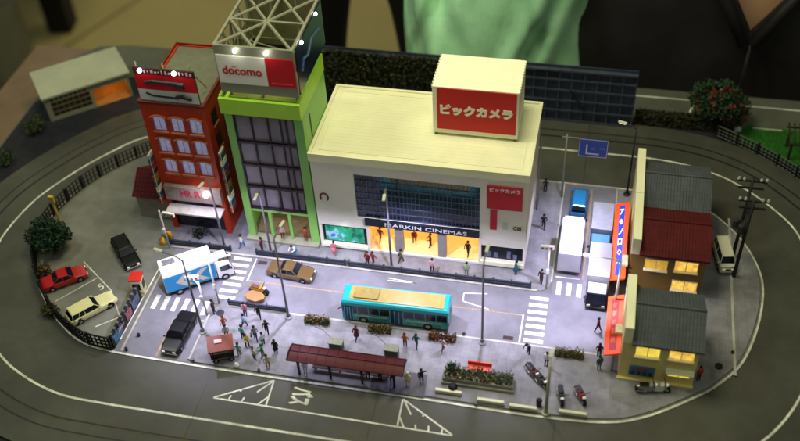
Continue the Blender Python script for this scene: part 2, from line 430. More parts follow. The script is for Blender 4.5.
for i in range(20): r2.box(x0 + .95, y0 + 1.1 + i * .5, H + .22, x1 - .95, y0 + 1.14 + i * .5, H + .235)
r2.build('roof_rim', cream, roof, bevel=.02)
# window grid
fl = MB(); fl.box(x0 + .25, y0 + .35, 4.0, x1 - .25, y1 - .25, 4.15); fl.box(x0 + .25, y0 + .3, .12, x1 - .25, y1 - .25, .28)
fl.box(x0 + .25, 12, .28, x1 - .25, 12.2, 4.0); fl.box(-4.7, y0 + .35, .28, -4.5, 12, 4.0); fl.box(7.2, y0 + .35, .28, 7.4, 12, 4.0)
fl.build('interior_wall', mat('store_interior', '#e8cf8a', .6, var=.1, scale=.5), st)
g = MB(); g.box(-5.55, y0 + .16, 5.0, 7.25, y0 + .22, 10.85)
win = g.build('window', glass_dark, st)
mm = MB()
for i in range(32): mm.box(-5.5 + i * .409, y0 + .08, 5.0, -5.46 + i * .409, y0 + .16, 10.85)
for i in range(8): mm.box(-5.55, y0 + .06, 5.02 + i * .82, 7.25, y0 + .16, 5.08 + i * .82)
mm.build('mullion', mat('mullion_blue', '#5a6884', .4, .4), win)
# entrance pillars
for a in (-1.75, 2.85):
    MB().box(a, y0 + .1, .28, a + .85, y0 + .9, 4.0).build('pillar', mat('pillar_grey', '#8c8a84', .6), st, bevel=.03)
cs = MB(); cs.box(-4.75, y0 - .28, 4.1, 7.25, y0 - .01, 5.0)
csn = cs.build('cinema_sign', mat('sign_navy', '#0e1626', .4), st, bevel=.02)
text('MARKIN CINEMAS', 8.6, .5, mat('sign_letters', '#c8ccd0', .5), (-2.6, y0 - .28, 4.3), (1, 0, 0), (0, 0, 1), csn)
# showcases
sh = MB(); sh.box(-9.55, y0 + .2, .8, -4.8, y0 + .28, 3.3); shw = sh.build('showcase', mat('showcase_dark', '#10141c', .3), st)
pp = MB(); pp.box(-9.3, y0 + .12, 1.0, -5.1, y0 + .19, 3.1)
pm_ = bpy.data.materials.new('landscape_poster'); pm_.use_nodes = True
_n = pm_.node_tree.nodes; _l = pm_.node_tree.links; _b = _n['Principled BSDF']; _t = _n.new('ShaderNodeTexCoord'); _z = _n.new('ShaderNodeTexNoise'); _z.inputs['Scale'].default_value = .7; _z.inputs['Detail'].default_value = 5
_r = _n.new('ShaderNodeValToRGB'); _l.new(_t.outputs['Object'], _z.inputs['Vector']); _l.new(_z.outputs['Fac'], _r.inputs['Fac']); _l.new(_r.outputs['Color'], _b.inputs['Base Color']); _r.color_ramp.interpolation = 'CONSTANT'
for p_, c_ in ((0, '#0c5a4a'), (.4, '#148a5a'), (.5, '#2c9a86'), (.56, '#8fb8c8'), (.62, '#2a6ac0')):
    e_ = _r.color_ramp.elements.new(p_); e_.color = lin(c_) + [1]
_l.new(_r.outputs['Color'], _b.inputs['Emission Color']); _b.inputs['Emission Strength'].default_value = .35
pp.build('poster', pm_, shw)
MB().box(-9.7, y0 - .25, .3, -4.7, y0 - .005, .72).build('ledge', cream, st, bevel=.03)
MB().box(7.4, y0 - .25, .3, 11.85, y0 - .005, .85).build('ledge', cream, st, bevel=.03)
sw = MB(); sw.box(7.5, y0 + .2, 1.0, 11.7, y0 + .28, 2.9); s3 = sw.build('showcase', mat('showcase_dark', '#10141c', .3), st)
q = MB()
for a in (8.0, 8.75, 10.1, 10.75): q.box(a, y0 + .14, 1.2, a + .4, y0 + .19, 1.2 + random.uniform(.6, 1.3))
q.build('display_goods', mat('goods', '#6a7690', .5, var=.6, scale=3), s3)
# wall signs
ws = MB().box(7.95, y0 - .12, 8.3, 11.45, y0 - .01, 11.35).build('shop_sign', red_m, st, bevel=.02)
text('ビックカメラ', 3.0, .5, white_m, (8.2, y0 - .12, 10.6), (1, 0, 0), (0, 0, 1), ws, bold=.02)
vs_ = MB().box(8.3, y0 - .1, 5.4, 9.0, y0 - .01, 8.1).build('vertical_sign', red_m, st)
vs2 = MB().box(9.5, y0 - .08, 5.6, 10.1, y0 - .01, 6.6).build('vertical_sign', mat('faded_sign', '#b9c4b0', .6, var=.2, scale=3), st)
vs3 = MB().box(10.6, y0 - .08, 5.5, 11.5, y0 - .01, 6.3).build('vertical_sign', mat('small_sign', '#d5d2b4', .6), st)
text('CBI', .8, .5, black_m, (10.65, y0 - .08, 5.65), (1, 0, 0), (0, 0, 1), vs3, bold=.02)
em = MB().tube([(-8.9 + .42 * math.cos(a), y0 - .06, 7.3 + .55 * math.sin(a)) for a in [PI * k / 10 for k in range(-2, 13)]], .09, 6).build('round_emblem', mat('emblem_dark', '#4a1820', .5), st, smooth=True)
# warm lamps under the entrance ceiling
for x in (-3, 1.2, 5.5):
    lamp('POINT', (x, 8.6, 3.5), 150, (1.0, .66, .34), .3, name='entrance_lamp_light')
    MB().cyl(x, 8.6, 3.9, 3.99, .35).build('ceiling_lamp', mat('warm_lamp', '#ffc860', .4, emit=2, var=0), st)
lamp('POINT', (-7.2, 5.5, 3.0), 25, (.8, .9, 1), .2, name='showcase_light')

# billboard box on the roof
bx = thing('rooftop_billboard', 'white box with red sign panel standing on the cream store roof', 'billboard', (0, 0, KZ + H + .25))
Hb = 5.95
b = MB(); b.box(1.75, 11.0, .3, 10.2, 16.5, Hb); body = b.build('box_body', mat('box_white', '#ecedd0', .55, var=.03), bx, bevel=.04)
rbs = MB()
for i in range(11):
    for xx in (1.67, 10.2): rbs.box(xx, 11.1 + i * .5, Hb - .25, xx + .08, 11.3 + i * .5, Hb + .06)
rbs.build('edge_teeth', mat('box_white', '#d9dabc'), body)
for xx in (1.9, 9.85):
    for yy in (11.1, 16.15): MB().box(xx, yy, 0, xx + .25, yy + .25, .3).build('foot', mat('foot_rust', '#7a5034', .7), bx)
rp = MB().box(2.2, 10.93, .85, 10.0, 10.99, Hb - .1).build('red_panel', red_m, bx, bevel=.02)
text('ビックカメラ', 7.2, 1.25, cream_wall, (2.5, 10.93, 2.7), (1, 0, 0), (0, 0, 1), rp, depth=.05, bold=.06)

# ---------------------------------------------------------------- green tower with truss sign
lime = mat('lime_paint', '#a6d83c', .45, var=.05, scale=.7)
lime_d = mat('green_frame', '#82bc5c', .45, var=.06)
gt = thing('office_tower', 'lime green tower with tall dark glass front beside the cream store', 'building', (0, 0, KZ))
gx0, gx1, gy0, gy1, gh = -18.15, -10.12, 6.2, 14.2, 17.6
g = MB()
g.box(gx0, gy0, 0, -17.35, gy0 + .6, gh); g.box(-11.05, gy0, 0, gx1, gy0 + .6, gh)
g.box(gx0, gy0 + .6, 0, gx0 + .25, gy1, gh); g.box(gx1 - .25, gy0 + .6, 0, gx1, gy1, gh); g.box(gx0 + .25, gy1 - .25, 0, gx1 - .25, gy1, gh)
g.box(-17.35, gy0 + .05, 4.0, -11.05, gy0 + .5, 4.4)
g.build('wall', lime_d, gt, bevel=.03)
g = MB(); g.box(gx0 - .12, gy0 - .45, 17.3, gx1 + .05, gy1 + .1, 18.95)
rfg = g.build('roof', lime, gt, bevel=.06)
g = MB(); g.box(gx0 - .12, gy0 - .45, 18.95, gx1 + .05, gy0 - .1, 19.15); g.box(gx1 - .3, gy0 - .1, 18.95, gx1 + .05, gy1 + .1, 19.3); g.box(gx0 - .12, gy0 - .1, 18.95, gx0 + .2, gy1 + .1, 19.3); g.box(gx0 + .2, gy1 - .2, 18.95, gx1 - .3, gy1 + .1, 19.3)
g.build('parapet', lime, rfg, bevel=.04)
MB().box(gx1 + .0, 8.2, 13.3, gx1 + .04, 8.5, 16.2).build('wall_slot', dark_metal, gt)
mauve = mat('mauve_glass', '#7c7480', .25, var=.35, scale=.35, spec=.7)
win = MB().box(-17.35, gy0 + .25, 4.4, -11.05, gy0 + .33, 17.3).build('window', mauve, gt)
g = MB()
for x in (-17.33, -15.6, -13.9, -12.6, -12.0, -11.2): g.box(x, gy0 + .05, 4.4, x + .14, gy0 + .25, 17.3)
for z in (4.4, 7.4, 10.4, 13.4, 16.9): g.box(-17.35, gy0 - .0, z, -11.05, gy0 + .23, z + .3)
g.build('mullion', mat('mullion_plum', '#1e0c18', .4), win)
g = MB(); g.box(-17.9, gy0 + .6, .05, gx1 - .25, gy1 - .3, .35); g.box(gx0 + .25, 10, .35, gx1 - .25, 10.2, 4.2); g.box(gx0 + .25, gy0 + .55, 4.05, gx1 - .25, 10, 4.2)
g.build('interior_wall', mat('lobby_brown', '#7a6c4c', .6, var=.2), gt)
g = MB(); g.box(gx0 - .2, gy0 - .6, 0, gx1 - .05, gy0 + .55, .3); g.build('step', mat('step_grey', '#8d8f7a', .7), gt, bevel=.03)
for x in (-15.6, -13.4): MB().box(x, gy0 + .1, .3, x + .35, gy0 + .5, 4.0).build('pillar', lime_d, gt, bevel=.03)
lamp('POINT', (-13.5, 8.2, 3.2), 70, (1, .76, .5), .3, name='lobby_light'); lamp('POINT', (-15.0, 8.2, 3.0), 40, (1, .8, .55), .3, name='lobby_light')
MB().box(-15.2, 9.2, 4.6, -11.3, 9.3, 8.9).build('warm_glow_panel', mat('warm_glow_panel', '#ff9c5c', .5, emit=.5, var=.5, scale=1.5), gt)  # glowing panel, the warm interior light is put into its colour

# truss sign on the tower
silver = mat('silver_frame', '#8f907c', .45, .25, var=.08)
ts = thing('truss_sign', 'rooftop truss frame with white and red front panel and spotlights on the green tower', 'billboard', (0, 0, KZ + 18.98))
a0, a1, b0, b1 = -17.75, -10.0, 5.95, 15.2; zt = 6.25
f = MB(); f.box(a0, b0, .9, a1, b0 + .18, zt)
front = f.build('front_frame', silver, ts, bevel=.04)
f = MB(); f.box(a0 + .12, b0 - .07, 2.05, -12.85, b0 - .005, 5.2); wpn = f.build('white_panel', mat('panel_white', '#e4e2d6', .5, var=.04), front)
f = MB(); f.box(-12.85, b0 - .07, 2.05, a1 - .1, b0 - .005, 5.2); rpn = f.build('red_panel', red_m, front)
text('docomo', 3.9, .95, mat('letter_red', '#b01420', .5), (-17.2, b0 - .07, 3.1), (1, 0, 0), (0, 0, 1), wpn, bold=.025)
MB().box(-16.2, b0 - .1, 3.98, -15.8, b0 - .07, 4.06).build('accent_mark', mat('letter_red', '#b01420'), wpn)
text('docomo', 2.1, .12, mat('letter_faint', '#d8625a', .5), (-12.5, b0 - .07, 2.4), (1, 0, 0), (0, 0, 1), rpn)
for x in (-17.2, -14, -10.6):
    for y in (6.6, 13.4): MB().box(x, y, 0, x + .2, y + .2, .95).build('foot', silver, ts)
f = MB()
f.box(a0, b0 + .18, zt - .25, a0 + .25, b1, zt); f.box(a1 - .25, b0 + .18, zt - .25, a1, b1, zt); f.box(a0, b1, zt - .25, a1, b1 + .25, zt)
f.box(a0, b0 + .18, .9, a0 + .2, b1, 1.1); f.box(a1 - .2, b0 + .18, .9, a1, b1, 1.1); f.box(a0, b1, .9, a1, b1 + .2, 1.1)
f.box(a0 + .25, 10.4, zt - .22, a1 - .25, 10.6, zt - .02)
for x in (a0 + .1, a0 + 2.6, a0 + 5.2, a1 - .1):
    for y in (b1 + .1,): f.box(x - .1, y - .1, 1, x + .1, y + .1, zt - .2)
for y in (8.4, 10.5, 12.8): f.box(a0, y - .1, 1, a0 + .2, y + .1, zt - .2)
f.build('truss_frame', silver, ts, bevel=.02)
f = MB()
xm = (a0 + a1) / 2
for (p, q_) in (((a0 + .2, b0 + .2), (xm, 10.5)), ((xm, 10.5), (a1 - .2, b0 + .2)), ((a0 + .2, b1), (xm, 10.5)), ((xm, 10.5), (a1 - .2, b1)), ((xm, b0 + .2), (a0 + .2, 10.5)), ((xm, b1), (a0 + .2, 10.5)), ((xm, b1), (a1 - .2, 10.5)), ((xm, b0 + .2), (xm, b1))):
    f.tube([(p[0], p[1], zt - .15), (q_[0], q_[1], zt - .15)], .15, 6)
for y in (b1 + .1,):
    for k in range(3):
        xa = a0 + .1 + k * 2.55; f.tube([(xa, y, 1), (xa + 2.5, y, zt - .2)], .08, 6); f.tube([(xa + 2.5, y, 1), (xa, y, zt - .2)], .08, 6)
for k in range(4):
    ya = b0 + .3 + k * 2.2; f.tube([(a0 + .1, ya, 1), (a0 + .1, ya + 2.2, zt - .2)], .08, 6); f.tube([(a0 + .1, ya + 2.2, 1), (a0 + .1, ya, zt - .2)], .08, 6)
f.tube([(a0 + .2, 8, 1), (a1 - .3, 8, 3.2)], .08, 6); f.tube([(a0 + .2, 12, 3), (a1 - .3, 12, 1.2)], .08, 6)
f.build('bracing', silver, ts)
olive = mat('olive_backing', '#6c6a4c', .7, var=.15)
MB().box(a0 + .3, b1 + .02, .3, a1 - .3, b1 + .08, zt - .3).build('backing_panel', olive, ts)
MB().box(a0 + .02, b0 + .3, .3, a0 + .06, b1, 3.4).build('backing_panel', olive, ts)
MB().box(a0 + .4, b0 + .4, .02, a1 - .5, b1 - 1.6, .08).build('deck', mat('deck_olive', '#7c8a34', .7, var=.2), ts)
f = MB(); f.box(a1 + .0, b0 + .3, 1.1, a1 + .1, b1 - .2, 5.9)
sp = f.build('side_poster', mat('poster_night', '#0a1430', .25, var=.8, scale=.8), ts)
f = MB(); 
f.tube([(a1 + .12, 7.4, 3.0), (a1 + .12, 8.2, 3.9), (a1 + .12, 9.6, 3.4), (a1 + .12, 11.2, 4.3), (a1 + .12, 13.4, 3.8)], .12, 6)
f.build('poster_figures', mat('poster_pale', '#3c5478', .4, var=.8, scale=4), sp)
MB().box(-13.8, 11.2, 0, -11.6, 12.9, .9).build('roof_unit', mat('roof_unit_red', '#8e3020', .5), ts, bevel=.05)
MB().box(-15.4, 9.6, 0, -11.8, 9.95, .3).build('roof_duct', black_m, ts)
for p in ((-15.6, b0 - .12, 5.75), (-12.6, b0 - .12, 5.75), (a1 + .15, 8.1, 5.75), (a1 + .15, 13.0, 5.75)):
    o = MB().ball(p, .17).build('spotlight', led_m, ts, smooth=True)
lamp('POINT', (-15.6, b0 - .75, KZ + 18.98 + 5.6), 26, (1, .97, .85), .1, name='spotlight_light'); lamp('POINT', (-12.6, b0 - .75, KZ + 18.98 + 5.6), 26, (1, .97, .85), .1, name='spotlight_light')
lamp('POINT', (-9.3, 8.1, KZ + 18.98 + 5.5), 14, (1, .97, .85), .1, name='spotlight_light')

# ---------------------------------------------------------------- red brick building
brick = tile_mat('red_brick', '#ba3814', '#9c2c0e', .5, .22, .015, rough=.5, dirt=.12, offset=.5, axes='xz')
rd = thing('brick_building', 'red brick building with arched windows and a rooftop advertisement', 'building', (0, 0, KZ))
X0, X1, Y0, Y1, RH = -27.1, -20.25, 6.3, 16.8, 17.3
rw = MB(); cols = [-26.15, -24.2, -22.25]; rows = [13.85, 11.05, 8.25]
xs = [X0] + [v for c_ in cols for v in (c_, c_ + 1.4)] + [X1]
for i in range(0, len(xs), 2): rw.box(xs[i], Y0, 4.2, xs[i + 1], Y0 + .3, RH)
zs = [4.2] + [v for r in sorted(rows) for v in (r, r + 1.8)] + [RH]
for c_ in cols:
    for i in range(0, len(zs), 2): rw.box(c_, Y0, zs[i], c_ + 1.4, Y0 + .3, zs[i + 1])
rw.box(X0, Y0 + .3, 0, X0 + .3, Y1, RH); rw.box(X1 - .3, Y0 + .3, 0, X1, Y1, RH); rw.box(X0 + .3, Y1 - .3, 0, X1 - .3, Y1, RH)
rw.box(X0, Y0, 0, X0 + .6, Y0 + .3, 4.2); rw.box(X1 - .6, Y0, 0, X1, Y0 + .3, 4.2)
rw.build('wall', brick, rd, bevel=.02)
rr = MB(); rr.box(X0 + .3, Y0 + .3, RH - .4, X1 - .3, Y1 - .3, RH - .15)
rfo = rr.build('roof', mat('roof_grey', '#646654', .8, var=.12, dirt=.2), rd)
rr = MB(); red_trim = mat('red_trim', '#64180e', .5)
rr.box(X0 - .12, Y0 - .15, RH, X1 + .12, Y0 + .42, RH + .3); rr.box(X0 - .05, Y1 - .2, RH, X1 + .1, Y1 - .05, RH + .2)
rr.box(X0 - .05, Y0 + .42, RH, X0 + .12, Y1 - .2, RH + .2); rr.box(X1 - .2, Y0 + .42, RH, X1 + .1, Y1 - .2, RH + .25)
rr.build('parapet', red_trim, rfo, bevel=.04)
pane_l = mat('lavender_pane', '#b4b6e0', .3, var=.2, scale=2.2, emit=.2)
beige = mat('beige_lintel', '#a4603c', .6)
for r in rows:
    for c_ in cols:
        wn = MB(); wn.box(c_, Y0 + .2, r, c_ + 1.4, Y0 + .25, r + 1.8); o = wn.build('window', pane_l, rd)
        fr = MB(); fr.box(c_ + .68, Y0 + .16, r, c_ + .72, Y0 + .2, r + 1.8)
        fr.box(c_, Y0 + .1, r, c_ + .1, Y0 + .2, r + 1.8); fr.box(c_ + 1.3, Y0 + .1, r, c_ + 1.4, Y0 + .2, r + 1.8)
        fr.build('frame', mat('window_frame_mauve', '#8c84ac', .5), o)
        li = MB(); li.tube([(c_ - .12 + 1.64 * k / 8, Y0 - .05, r + 1.72 + .3 * math.sin(PI * k / 8)) for k in range(9)], .11, 6); li.build('lintel', beige, o)
        MB().box(c_ - .15, Y0 - .16, r - .2, c_ + 1.55, Y0 - .002, r).build('sill', beige, o)
for zz in (14.0, 11.0, 8.0):
    for yy in (7.6, 10.2, 12.8):
        o = MB().box(X1 + .0, yy, zz, X1 + .05, yy + 1.2, zz + 1.7).build('window', glass_dark, rd)
        MB().box(X1 + .05, yy - .1, zz - .15, X1 + .16, yy + 1.3, zz).build('sill', beige, o)
sf = MB(); sf.box(X0 + .6, Y0 + .5, 0, X1 - .6, Y0 + .6, 4.2); sf.build('shop_front', mat('shop_dark', '#30343c', .2, var=.6, scale=1.2), rd)
aw = MB().box(X0 + .4, Y0 - .5, 4.7, X1 - .1, Y0 - .002, 6.7).build('shop_sign', mat('shop_board', '#8c7c74', .4, var=.3, scale=1.5), rd, bevel=.03)
mat('pale_letters', '#f0dede', .4, emit=.3)
text('HR', 1.3, .95, mat('letter_pink', '#b0243c', .4), (-24.9, Y0 - .5, 5.4), (1, 0, 0), (0, 0, 1), aw, bold=.03)
text('R', .7, .95, mat('letter_pink', '#b0243c'), (-23.3, Y0 - .5, 5.4), (1, 0, 0), (0, 0, 1), aw, bold=.03)
MB().ball((-21.9, Y0 - .65, 6.1), .3).build('spotlight', led_m, rd, smooth=True)
lamp('POINT', (-21.9, Y0 - 1.3, 6.3), 22, (1, .97, .9), .15, name='spotlight_light')
ct = MB(); ct.box(X0 + .4, Y0 - 1.5, 3.6, X1 - .2, Y0 - .002, 3.8); ct.build('canopy', mat('canopy_white', '#b8b4ac', .5, var=.2), rd)
# rooftop ad
ad = thing('rooftop_advertisement', 'red and white advertisement panel on top of the red brick building', 'billboard', (0, 0, KZ + RH + .3))
f = MB(); f.box(-26.75, 6.3, .15, -20.45, 6.45, 4.0); adb = f.build('back_board', mat('ad_back', '#30302c', .6), ad)
f = MB(); f.box(-26.7, 6.23, 1.5, -20.5, 6.298, 3.3); f.build('red_field', red_m, adb)
f = MB(); f.box(-26.7, 6.23, .2, -20.5, 6.298, 1.5); f.build('white_field', mat('ad_white', '#c8ccc6', .5), adb)
f = MB(); f.box(-26.7, 6.23, 3.3, -20.5, 6.298, 3.98); f.build('top_band', mat('ad_plum', '#381420', .5, var=.6, scale=3), adb)
f = MB()
f.tube([(-25.7, 6.2, 2.35), (-24.9, 6.2, 2.5), (-22.2, 6.2, 2.45)], .22, 8); f.tube([(-22.6, 6.2, 2.35), (-21.7, 6.2, 2.3)], .34, 8); f.build('picture', mat('ad_black', '#10181c', .4), adb)
f = MB(); f.tube([(-25.9, 6.2, 1.1), (-25.2, 6.2, .8), (-22.5, 6.2, .72)], .1, 6); f.tube([(-22.8, 6.2, .8), (-22.2, 6.2, 1.0), (-21.2, 6.2, .75)], .22, 8); f.build('picture', mat('ad_black', '#10181c'), adb)
f = MB()
for k in range(16):
    xa = -26.3 + k * .36; f.box(xa, 6.19, 3.42 + .2 * random.random(), xa + random.uniform(.08, .24), 6.225, 3.7 + .22 * random.random())
f.build('illegible_print', mat('print_pale', '#d8a0a8', .4), adb)
for x in (-25.7, -22.2):
    f = MB(); f.ball((x, 5.75, 4.05), .22); f.build('spotlight', led_m, ad, smooth=True)
    lamp('POINT', (x, 5.35, KZ + RH + 4.4), 16, (1, .97, .95), .1, name='spotlight_light')
for x in (-26.4, -23.6, -20.9):
    f = MB(); f.tube([(x, 6.5, .1), (x, 6.5, 4.5)], .08, 6); f.tube([(x, 6.5, 3.9), (x, 9.3, -.1)], .06, 6); f.build('support_post', mat('post_beige', '#9a9670', .5), ad)


def blade(x, y, z0, h, label, d=.9):
    o = thing('blade_sign', label, 'sign', (x, y, z0 + KZ))
    b_ = MB().box(-.12, -d, 0, .12, 0, h).build('sign_board', mat('blade_board', '#a9a890', .5, var=.2, scale=2), o, bevel=.03)
    cols_ = ['#7c2020', '#204060', '#ded8c0', '#1c4a3c', '#8a5a20', '#18181c']
    n = int(h / .8)
    for i in range(n):
        p = MB(); p.box(-.17, -d + .08, .1 + i * .8, -.12, -.08, .75 + i * .8); p.box(.12, -d + .08, .1 + i * .8, .17, -.08, .75 + i * .8)
        p.box(-.08, -d - .05, .1 + i * .8, .08, -d, .75 + i * .8)
        c_ = cols_[i % 6]; p.build('tenant_plate', mat('plate' + c_[1:], c_, .5, var=.5, scale=5), b_)


blade(-19.1, 6.4, 4.4, 8.2, 'tall narrow blade sign with colourful tenant plates between the red and green buildings', 1.2)
blade(-27.3, 6.6, 4.2, 6.8, 'narrow pale blade sign on the left corner of the red building', 1.1)

# lower dark red house left of the brick building
lb = thing('gabled_annex', 'low dark red annex hidden behind the left side of the brick building', 'building', (-29.6, 9.4, .06))
MB().box(-1.9, -1.9, 0, 1.9, 3.0, 3.2).build('wall', mat('annex_wall', '#8a8678', .7), lb, bevel=.03)
f = MB(); f.add([(-2.2, -2.2, 3.2), (2.2, -2.2, 3.2), (2.2, 3.3, 3.2), (-2.2, 3.3, 3.2), (-2.2, .5, 5.2), (2.2, .5, 5.2)], [(0, 1, 5, 4), (2, 3, 4, 5), (1, 2, 5), (3, 0, 4), (3, 2, 1, 0)]); f.build('roof', tile_mat('annex_roof', '#5a1018', '#30080c', .4, .4, .04), lb)

# ---------------------------------------------------------------- row houses on the right
roof_g = tile_mat('roof_tile_grey', '#50565a', '#40464a', .32, .6, .02, bump=.25, dirt=.2)
roof_r = tile_mat('roof_tile_red', '#581014', '#3e0a0d', .32, .6, .02, bump=.25, dirt=.2)
lit = mat('lit_window', '#ffd050', .4, emit=.85, var=.35, scale=1.1)
lit2 = mat('lit_window_warm', '#ffb04c', .4, emit=1.0, var=.55, scale=2.2)
lit3 = mat('lit_window_dim', '#d8a83c', .4, emit=.6, var=.35, scale=1.4)


def house(label, x0, x1, y0, y1, wall, roofm, wins, parap, eave=5.5, ridge=6.95):
    h = thing('row_house', label, 'house', (0, 0, KZ))
    w_ = MB(); w_.box(x0, y0, 0, x1, y1, eave)
    ym = (y0 + y1) / 2
    for x in (x0, x1 - .2): w_.add([(x, y0, eave), (x + .2, y0, eave), (x + .2, y1, eave), (x, y1, eave), (x, ym, ridge - .15), (x + .2, ym, ridge - .15)], [(0, 1, 5, 4), (3, 4, 5, 2), (0, 4, 3), (1, 2, 5)])
    w_.build('wall', wall, h, bevel=.04)
    xr = x0 + .82
    r_ = MB(); e = .45
    r_.add([(xr, y0 - e, eave - .1), (x1 + .3, y0 - e, eave - .1), (x1 + .3, ym, ridge), (xr, ym, ridge), (x1 + .3, y1 + .1, eave - .0), (xr, y1 + .1, eave - .0),
            (xr, y0 - e, eave - .32), (x1 + .3, y0 - e, eave - .32), (x1 + .3, ym, ridge - .2), (xr, ym, ridge - .2), (x1 + .3, y1 + .1, eave - .2), (xr, y1 + .1, eave - .2)],
           [(0, 1, 2, 3), (3, 2, 4, 5), (0, 6, 7, 1), (1, 7, 8, 2), (2, 8, 10, 4), (5, 4, 10, 11), (0, 3, 9, 6), (3, 5, 11, 9), (6, 9, 8, 7), (9, 11, 10, 8)])
    rf_ = r_.build('roof', roofm, h)
    rc = MB(); rc.tube([(xr, ym, ridge + .02), (x1 + .3, ym, ridge + .02)], .13, 8)
    nn = int((x1 + .3 - xr) / .3)
    for i in range(nn + 1):
        xx = xr + .02 + i * .3
        rc.tube([(xx, y0 - e, eave - .07), (xx, ym, ridge + .03)], .03, 5); rc.tube([(xx, ym, ridge + .03), (xx, y1 + .1, eave + .03)], .045, 5)
    rc.build('roof_ridge', roofm, rf_)
    if parap:
        MB().box(x0 - .02, parap[0], eave - .5, x0 + .8, parap[1], 7.1).build('parapet', cream, h, bevel=.04)
    for (a, b_, c_, d, m_, sill) in wins:
        o = MB().box(a, y0 - .03, c_, b_, y0 - .005, d).build('window', m_, h)
        fr = MB(); fr.box(a - .06, y0 - .1, c_, a, y0 - .005, d); fr.box(b_, y0 - .1, c_, b_ + .06, y0 - .005, d); fr.box((a + b_) / 2 - .04, y0 - .09, c_, (a + b_) / 2 + .04, y0 - .031, d)
        fr.box(a - .06, y0 - .1, d, b_ + .06, y0 - .005, d + .07); fr.build('frame', cream, o)
        if sill: MB().box(a - .12, y0 - .35, c_ - .12, b_ + .12, y0 - .005, c_).build('sill', cream, o)
    return h


hw = mat('house_cream', '#dccb84', .6, var=.06, dirt=.1)
hA = house('yellow house with lit windows and dark green tiled roof nearest the front corner', 22.15, 28.95, -6.1, .3, hw, roof_g,
           [(23.4, 25.5, 3.55, 4.75, lit, True), (26.35, 28.5, 3.7, 4.9, lit2, True), (26.6, 28.5, 1.1, 2.0, lit, False)], (-6.15, .5))
MB().box(26.3, -6.75, 2.05, 28.8, -6.105, 2.2).build('awning', cream, hA, bevel=.02)
sb = MB().box(23.1, -6.25, .65, 25.4, -6.105, 1.95).build('poster_board', mat('board_blue', '#3c6c86', .5, var=.2), hA)
MB().box(22.1, -6.45, 0, 29.0, -6.11, .18).build('step', hw, hA)
for i in range(4): MB().ball((23.45 + i * .53, -6.3, 1.1), .17).build('dark_motif', black_m, sb)
MB().box(23.8, -6.29, 1.5, 24.8, -6.25, 1.75).build('small_print', mat('print_red', '#8a3a4a', .5, var=.5, scale=8), sb)
hbm = mat('house_brown', '#7c6028', .6, var=.08, dirt=.1)
house('brown house with dark red tiled roof in the middle of the row', 22.4, 29.6, 5.3, 11.6, hbm, roof_r,
      [(23.9, 26.0, 3.2, 4.5, lit3, True), (26.75, 28.9, 3.4, 4.7, lit2, True), (26.8, 29.2, .7, 1.9, lit2, True)], (5.2, 11.95))
house('farthest row house with dark grey tiled roof at the back lane', 22.4, 29.7, 12.1, 18.8, hw, roof_g, [(24, 26, 3.3, 4.5, lit3, False)], (12.0, 19.1))
orange_m = mat('orange_sign', '#f0460c', .5, var=.05, emit=.12)


def canopy(y0, y1, label, band, bx):
    o = thing('orange_canopy', label, 'canopy sign', (0, 0, KZ))
    c_ = MB(); c_.add([(20.65, y0, 2.6), (22.1, y0, 3.15), (22.1, y1, 3.15), (20.65, y1, 2.6), (20.65, y0, 2.4), (22.1, y0, 2.9), (22.1, y1, 2.9), (20.65, y1, 2.4)],
                     [(0, 1, 2, 3), (7, 6, 5, 4), (0, 4, 5, 1), (1, 5, 6, 2), (2, 6, 7, 3), (3, 7, 4, 0)])
    c = c_.build('canopy_board', orange_m, o, bevel=.02)
    zf = lambda x: 2.6 + (x - 20.65) * .55 / 1.45 + .012
    s_ = MB(); s_.add([(bx[0], y0 + .5, zf(bx[0])), (bx[1], y0 + .5, zf(bx[1])), (bx[1], y1 - .4, zf(bx[1])), (bx[0], y1 - .4, zf(bx[0]))], [(0, 1, 2, 3)])
    s_.build('band', band, c)
    MB().box(21.5, y0 + .3, 0, 21.7, y0 + .5, 2.7).build('post', grey_metal, o); MB().box(21.5, y1 - .5, 0, 21.7, y1 - .3, 2.7).build('post', grey_metal, o)
    return c, zf


c, zf = canopy(3.6, 14.8, 'long orange canopy with blue lettered band along the brown house', mat('band_blue', '#1438b8', .5, emit=.1), (21.1, 21.65))
yy = 12.9
for ch in ('ア', '◆', 'ノ', 'ロ', '◇', 'ヘ'):
    text(ch, .45, .9, mat('pale_letters', '#f0dede'), (21.15, yy, zf(21.15) + .015), (1, 0, .38), (0, 1, 0), c, bold=.02); yy -= 1.5
c, zf = canopy(-5.9, 1.4, 'short orange canopy with crimson centre band beside the yellow corner house', mat('band_crimson', '#a8101c', .5), (21.05, 21.7))
yy = -.2
for ch in ('食', '事', '処', '飯', '店'):
    text(ch, .42, .7, mat('letter_gold', '#e07a40', .5), (21.15, yy, zf(21.15) + .015), (1, 0, .38), (0, 1, 0), c, bold=.01); yy -= 1.1
wp = thing('wall_plaque', 'pale round signboard fixed at the left wall of the yellow corner house', 'sign', (21.85, -3.2, KZ + 3.2))
MB().cbox(0, 0, .1, .75, 1.1, .5).build('plaque', mat('plaque', '#c8c0a0', .5, var=.3, scale=4), wp, bevel=.15); MB().box(-.06, -.06, -3.2, .06, .06, -.15).build('post', grey_metal, wp)
wp = thing('wall_plaque', 'pale square signboard on the lower end of the long orange canopy', 'sign', (21.95, 5.6, KZ + 3.4))
MB().cbox(0, 0, .15, .6, 1.4, .35).build('plaque', mat('plaque', '#c8c0a0'), wp, bevel=.06); MB().box(-.06, -.06, -3.4, .06, .06, 0).build('post', grey_metal, wp)

# ---------------------------------------------------------------- shed, back wall, plants
sd = thing('open_garage', 'grey flat roofed garage with glowing orange bay outside the track loop', 'garage', (-47.9, 28.2, -.27), math.radians(39.5))
f = MB(); hw_, hd = 5.4, 3.0
